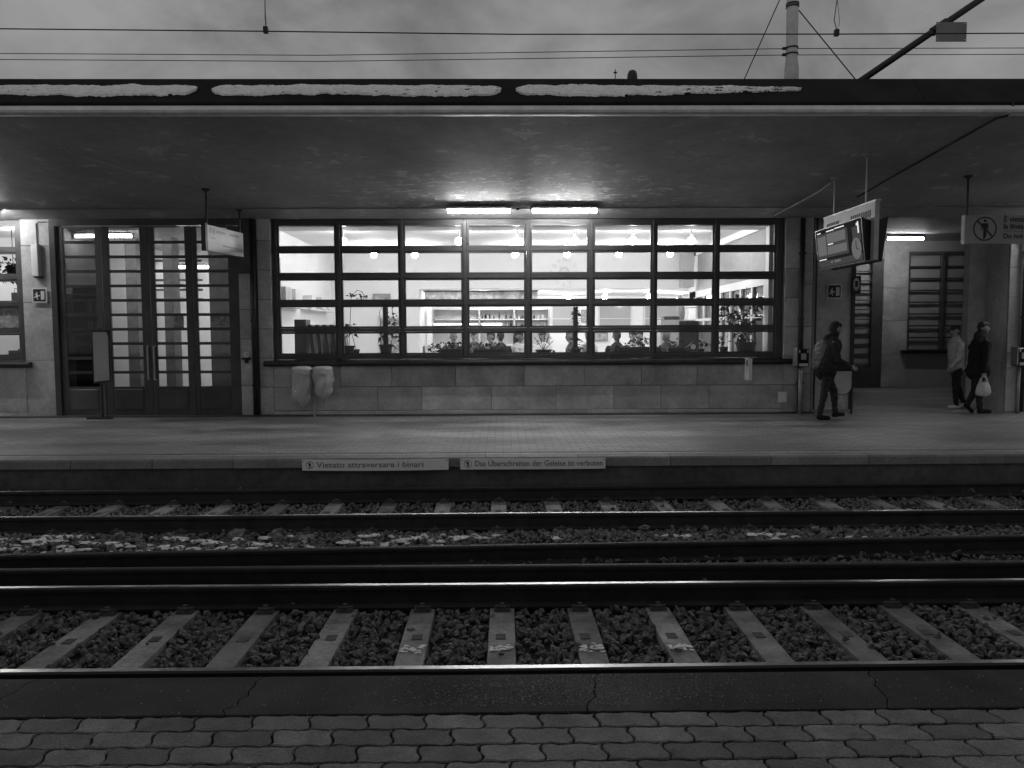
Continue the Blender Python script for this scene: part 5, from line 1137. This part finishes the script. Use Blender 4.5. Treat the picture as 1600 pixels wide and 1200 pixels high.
# frames and boxes on the left café wall
for k, (Y, z, w, mat) in enumerate(((16.9, 2.32, .5, 'sign_dull'), (17.7, 2.33, .6, 'cloth_white'), (19.2, 2.28, .4, 'cloth_white'), (20.2, 2.30, .5, 'panel_grey'), (21.1, 2.28, .45, 'cloth_white'))):
    m = MB(); m.box(-4.959, -4.72, Y, Y + w, z + .001, z + .36 - .02 * k); tag(m.build('wall_box', mat), f'pale box standing on the left café wall shelf, {ordinal(k)} from the window', 'box', 'boxes on the wall shelf')
for k, (Y0, Y1) in enumerate(((16.6, 18.6), (19.0, 21.8))):
    m = MB(); m.box(-4.959, -4.70, Y0, Y1, 2.275 - .02 * 0, 2.278 + .0); m.v = [(q[0], q[1], q[2] if q[2] > 2.276 else 2.24) for q in m.v]; tag(m.build('wall_shelf', 'panel_grey'), ('nearer' if k == 0 else 'farther') + ' thin shelf on the left café wall', 'shelf', 'left wall shelves')
# stacked folding chairs leaning in the first column
m = MB(); m.box(-4.40, -4.16, 16.35, 16.75, CZ0, 1.95); tag(m.build('dark_cabinet', 'wood_dark'), 'tall dark cabinet in the first window column', 'cabinet')
for k in range(5):
    x = -4.08 + k * .155; t = thing('folding_chair', f'folded dark chair leaning upright in the first window column, {ordinal(k)} from the cabinet', 'chair', (x, 16.4, CZ0), 'folded chairs leaning by the window')
    m = MB(); m._add([(.10, 0, 0), (.17, 0, 0), (.02, 0, 1.52), (-.05, 0, 1.52), (.10, .42, 0), (.17, .42, 0), (.02, .42, 1.52), (-.05, .42, 1.52)], [(0, 1, 2, 3), (7, 6, 5, 4), (0, 4, 5, 1), (1, 5, 6, 2), (2, 6, 7, 3), (3, 7, 4, 0)]); m.build('seat_panel', 'wood_dark', t, local=True)
    m = MB(); m.tube([(.19, .0, 0), (.05, .0, 1.5), (.05, .42, 1.5), (.19, .42, 0)], .014, 6); m.build('frame', 'galvanised', t, local=True)
m = MB(); m.box(-3.45 - .35, -3.45, 16.9, 17.0, CZ0, 1.50); tag(m.build('info_panel', 'sign_grey'), 'grey panel standing behind the folded chairs', 'panel')
# chalkboard and chest in the seventh column
t = thing('chalkboard', 'dark chalkboard with pale drawing standing in the seventh window column', 'chalkboard', (3.95, 17.3, CZ0))
m = MB(); m.box(3.98, 4.42, 17.28, 17.32, CZ0, 1.90); m.build('board', 'wood_dark', t)
m = MB(); m.poly_y([(4.30, 1.45), (4.36, 1.52), (4.22, 1.35), (4.10, 1.28)], 17.275, .003); m.poly_y(circle(4.30, 1.32, .06, 16), 17.274, .003); m.build('chalk_drawing', 'sign_dull', t)
m = MB(); m.box(4.45, 4.95, 17.5, 17.54, CZ0, 1.78); o = tag(m.build('menu_board', 'panel_grey'), 'pale menu board with drawn cups beside the chalkboard', 'board')
for k in range(4): m = MB(); m.poly_y(circle(4.55 + k * .11, 1.36, .042, 12), 17.492, .006); m.build('cup_print', 'sign_dark', o)
m = MB(); m.box(4.1, 5.0, 19.9, 20.4, CZ0, 1.97); tag(m.build('sideboard', 'sign_dull'), 'pale sideboard below the tilted disc', 'sideboard')
m = MB(); m.box(4.20, 4.60, 19.95, 20.3, 1.971, 2.06); tag(m.build('dark_box', 'wood_dark'), 'flat dark box on the pale sideboard', 'box')
# small things on the kiosk window board
part('kiosk_sill', 'sign_grey', (-13.6, -9.55, B1, 16.12, 1.14, 1.20))
t = thing('toy_truck', 'small dark toy truck on the board of the left window', 'toy', (-9.98, 15.95, 1.201))
m = MB(); m.box(-.16, .12, -.05, .05, .04, .13); m.build('body', 'wood_dark', t, local=True)
for xx in (-.10, .08): m = MB(); m.tube([(xx, -.06, .04), (xx, .06, .04)], .04, 10); m.build('wheel', 'black_plastic', t, local=True)
m = MB(); m.box(.04, .12, -.05, .05, .131, .16); m.build('cab', 'wood_dark', t, local=True)
for k, xx in enumerate((-10.15, -9.86)):
    t = thing('jar', ('left' if k == 0 else 'right') + ' dark jar with wire handle on the shelf of the left window', 'jar', (xx, 16.3, 2.35), 'jars in the left window')
    m = MB(); m.box(-.085, .085, -.07, .07, 0, .18); m.build('body', 'wood_dark', t, local=True)
    m = MB(); m.tube([(-.06, 0, .18), (-.06, 0, .27), (.06, 0, .27), (.06, 0, .18)], .008, 5); m.build('handle', 'dark_metal', t, local=True)
part('kiosk_shelf', 'sign_dull', (-13.5, -9.6, 16.15, 16.45, 2.31, 2.349))
m = MB(); m.box(-10.6, -9.78, 16.05, 16.06, 1.70, 2.20); tag(m.build('poster', 'poster'), 'patterned poster hanging in the left window', 'poster')
# magazine rack and posters in the hall
t = thing('magazine_rack', 'dark magazine rack with pale journals behind the first door leaf', 'rack', (-9.0, 16.9, 0))
m = MB(); m.box(-9.38, -8.64, 17.0, 17.05, 0.012, 2.7); m.build('back', 'wood_dark', t)
for z in (1.2, 1.65, 2.1, 2.5): m = MB(); m.box(-9.38, -8.64, 16.75, 17.0, z, z + .025); m.build('shelf', 'galvanised', t)
for z in (1.69, 2.13):
    for k in range(7): m = MB(); xx = -9.02 + k * .052; m.box(xx, xx + .042, 16.8, 16.95, z, z + .26); m.build('journal', 'sign_dull' if k % 3 else 'sign_grey', t)
m = MB(); m.box(-9.35, -9.06, 16.78, 16.98, 1.676, 2.02); m.build('dark_case', 'black_plastic', t)
for k, (xa, xb, za, zb, lab) in enumerate(((-6.60, -6.40, 1.78, 2.06, 'small poster stuck inside the third door leaf'), (-5.85, -5.47, 1.82, 2.04, 'wide poster stuck inside the last door leaf'))):
    m = MB(); m.box(xa, xb, FY + .09, FY + .093, za, zb); tag(m.build('poster', 'poster'), lab, 'poster', 'posters inside the doors')
t = thing('service_desk', 'low pale service desk in the hall behind the doors', 'desk', (-7.3, 24, 0))
m = MB(); m.box(-8.2, -6.6, 24.4, 24.9, .012, 1.7); m.build('body', 'sign_dull', t)
m = MB(); m.box(-8.25, -6.55, 24.35, 24.95, 1.701, 1.74); m.build('top', 'wood_dark', t)
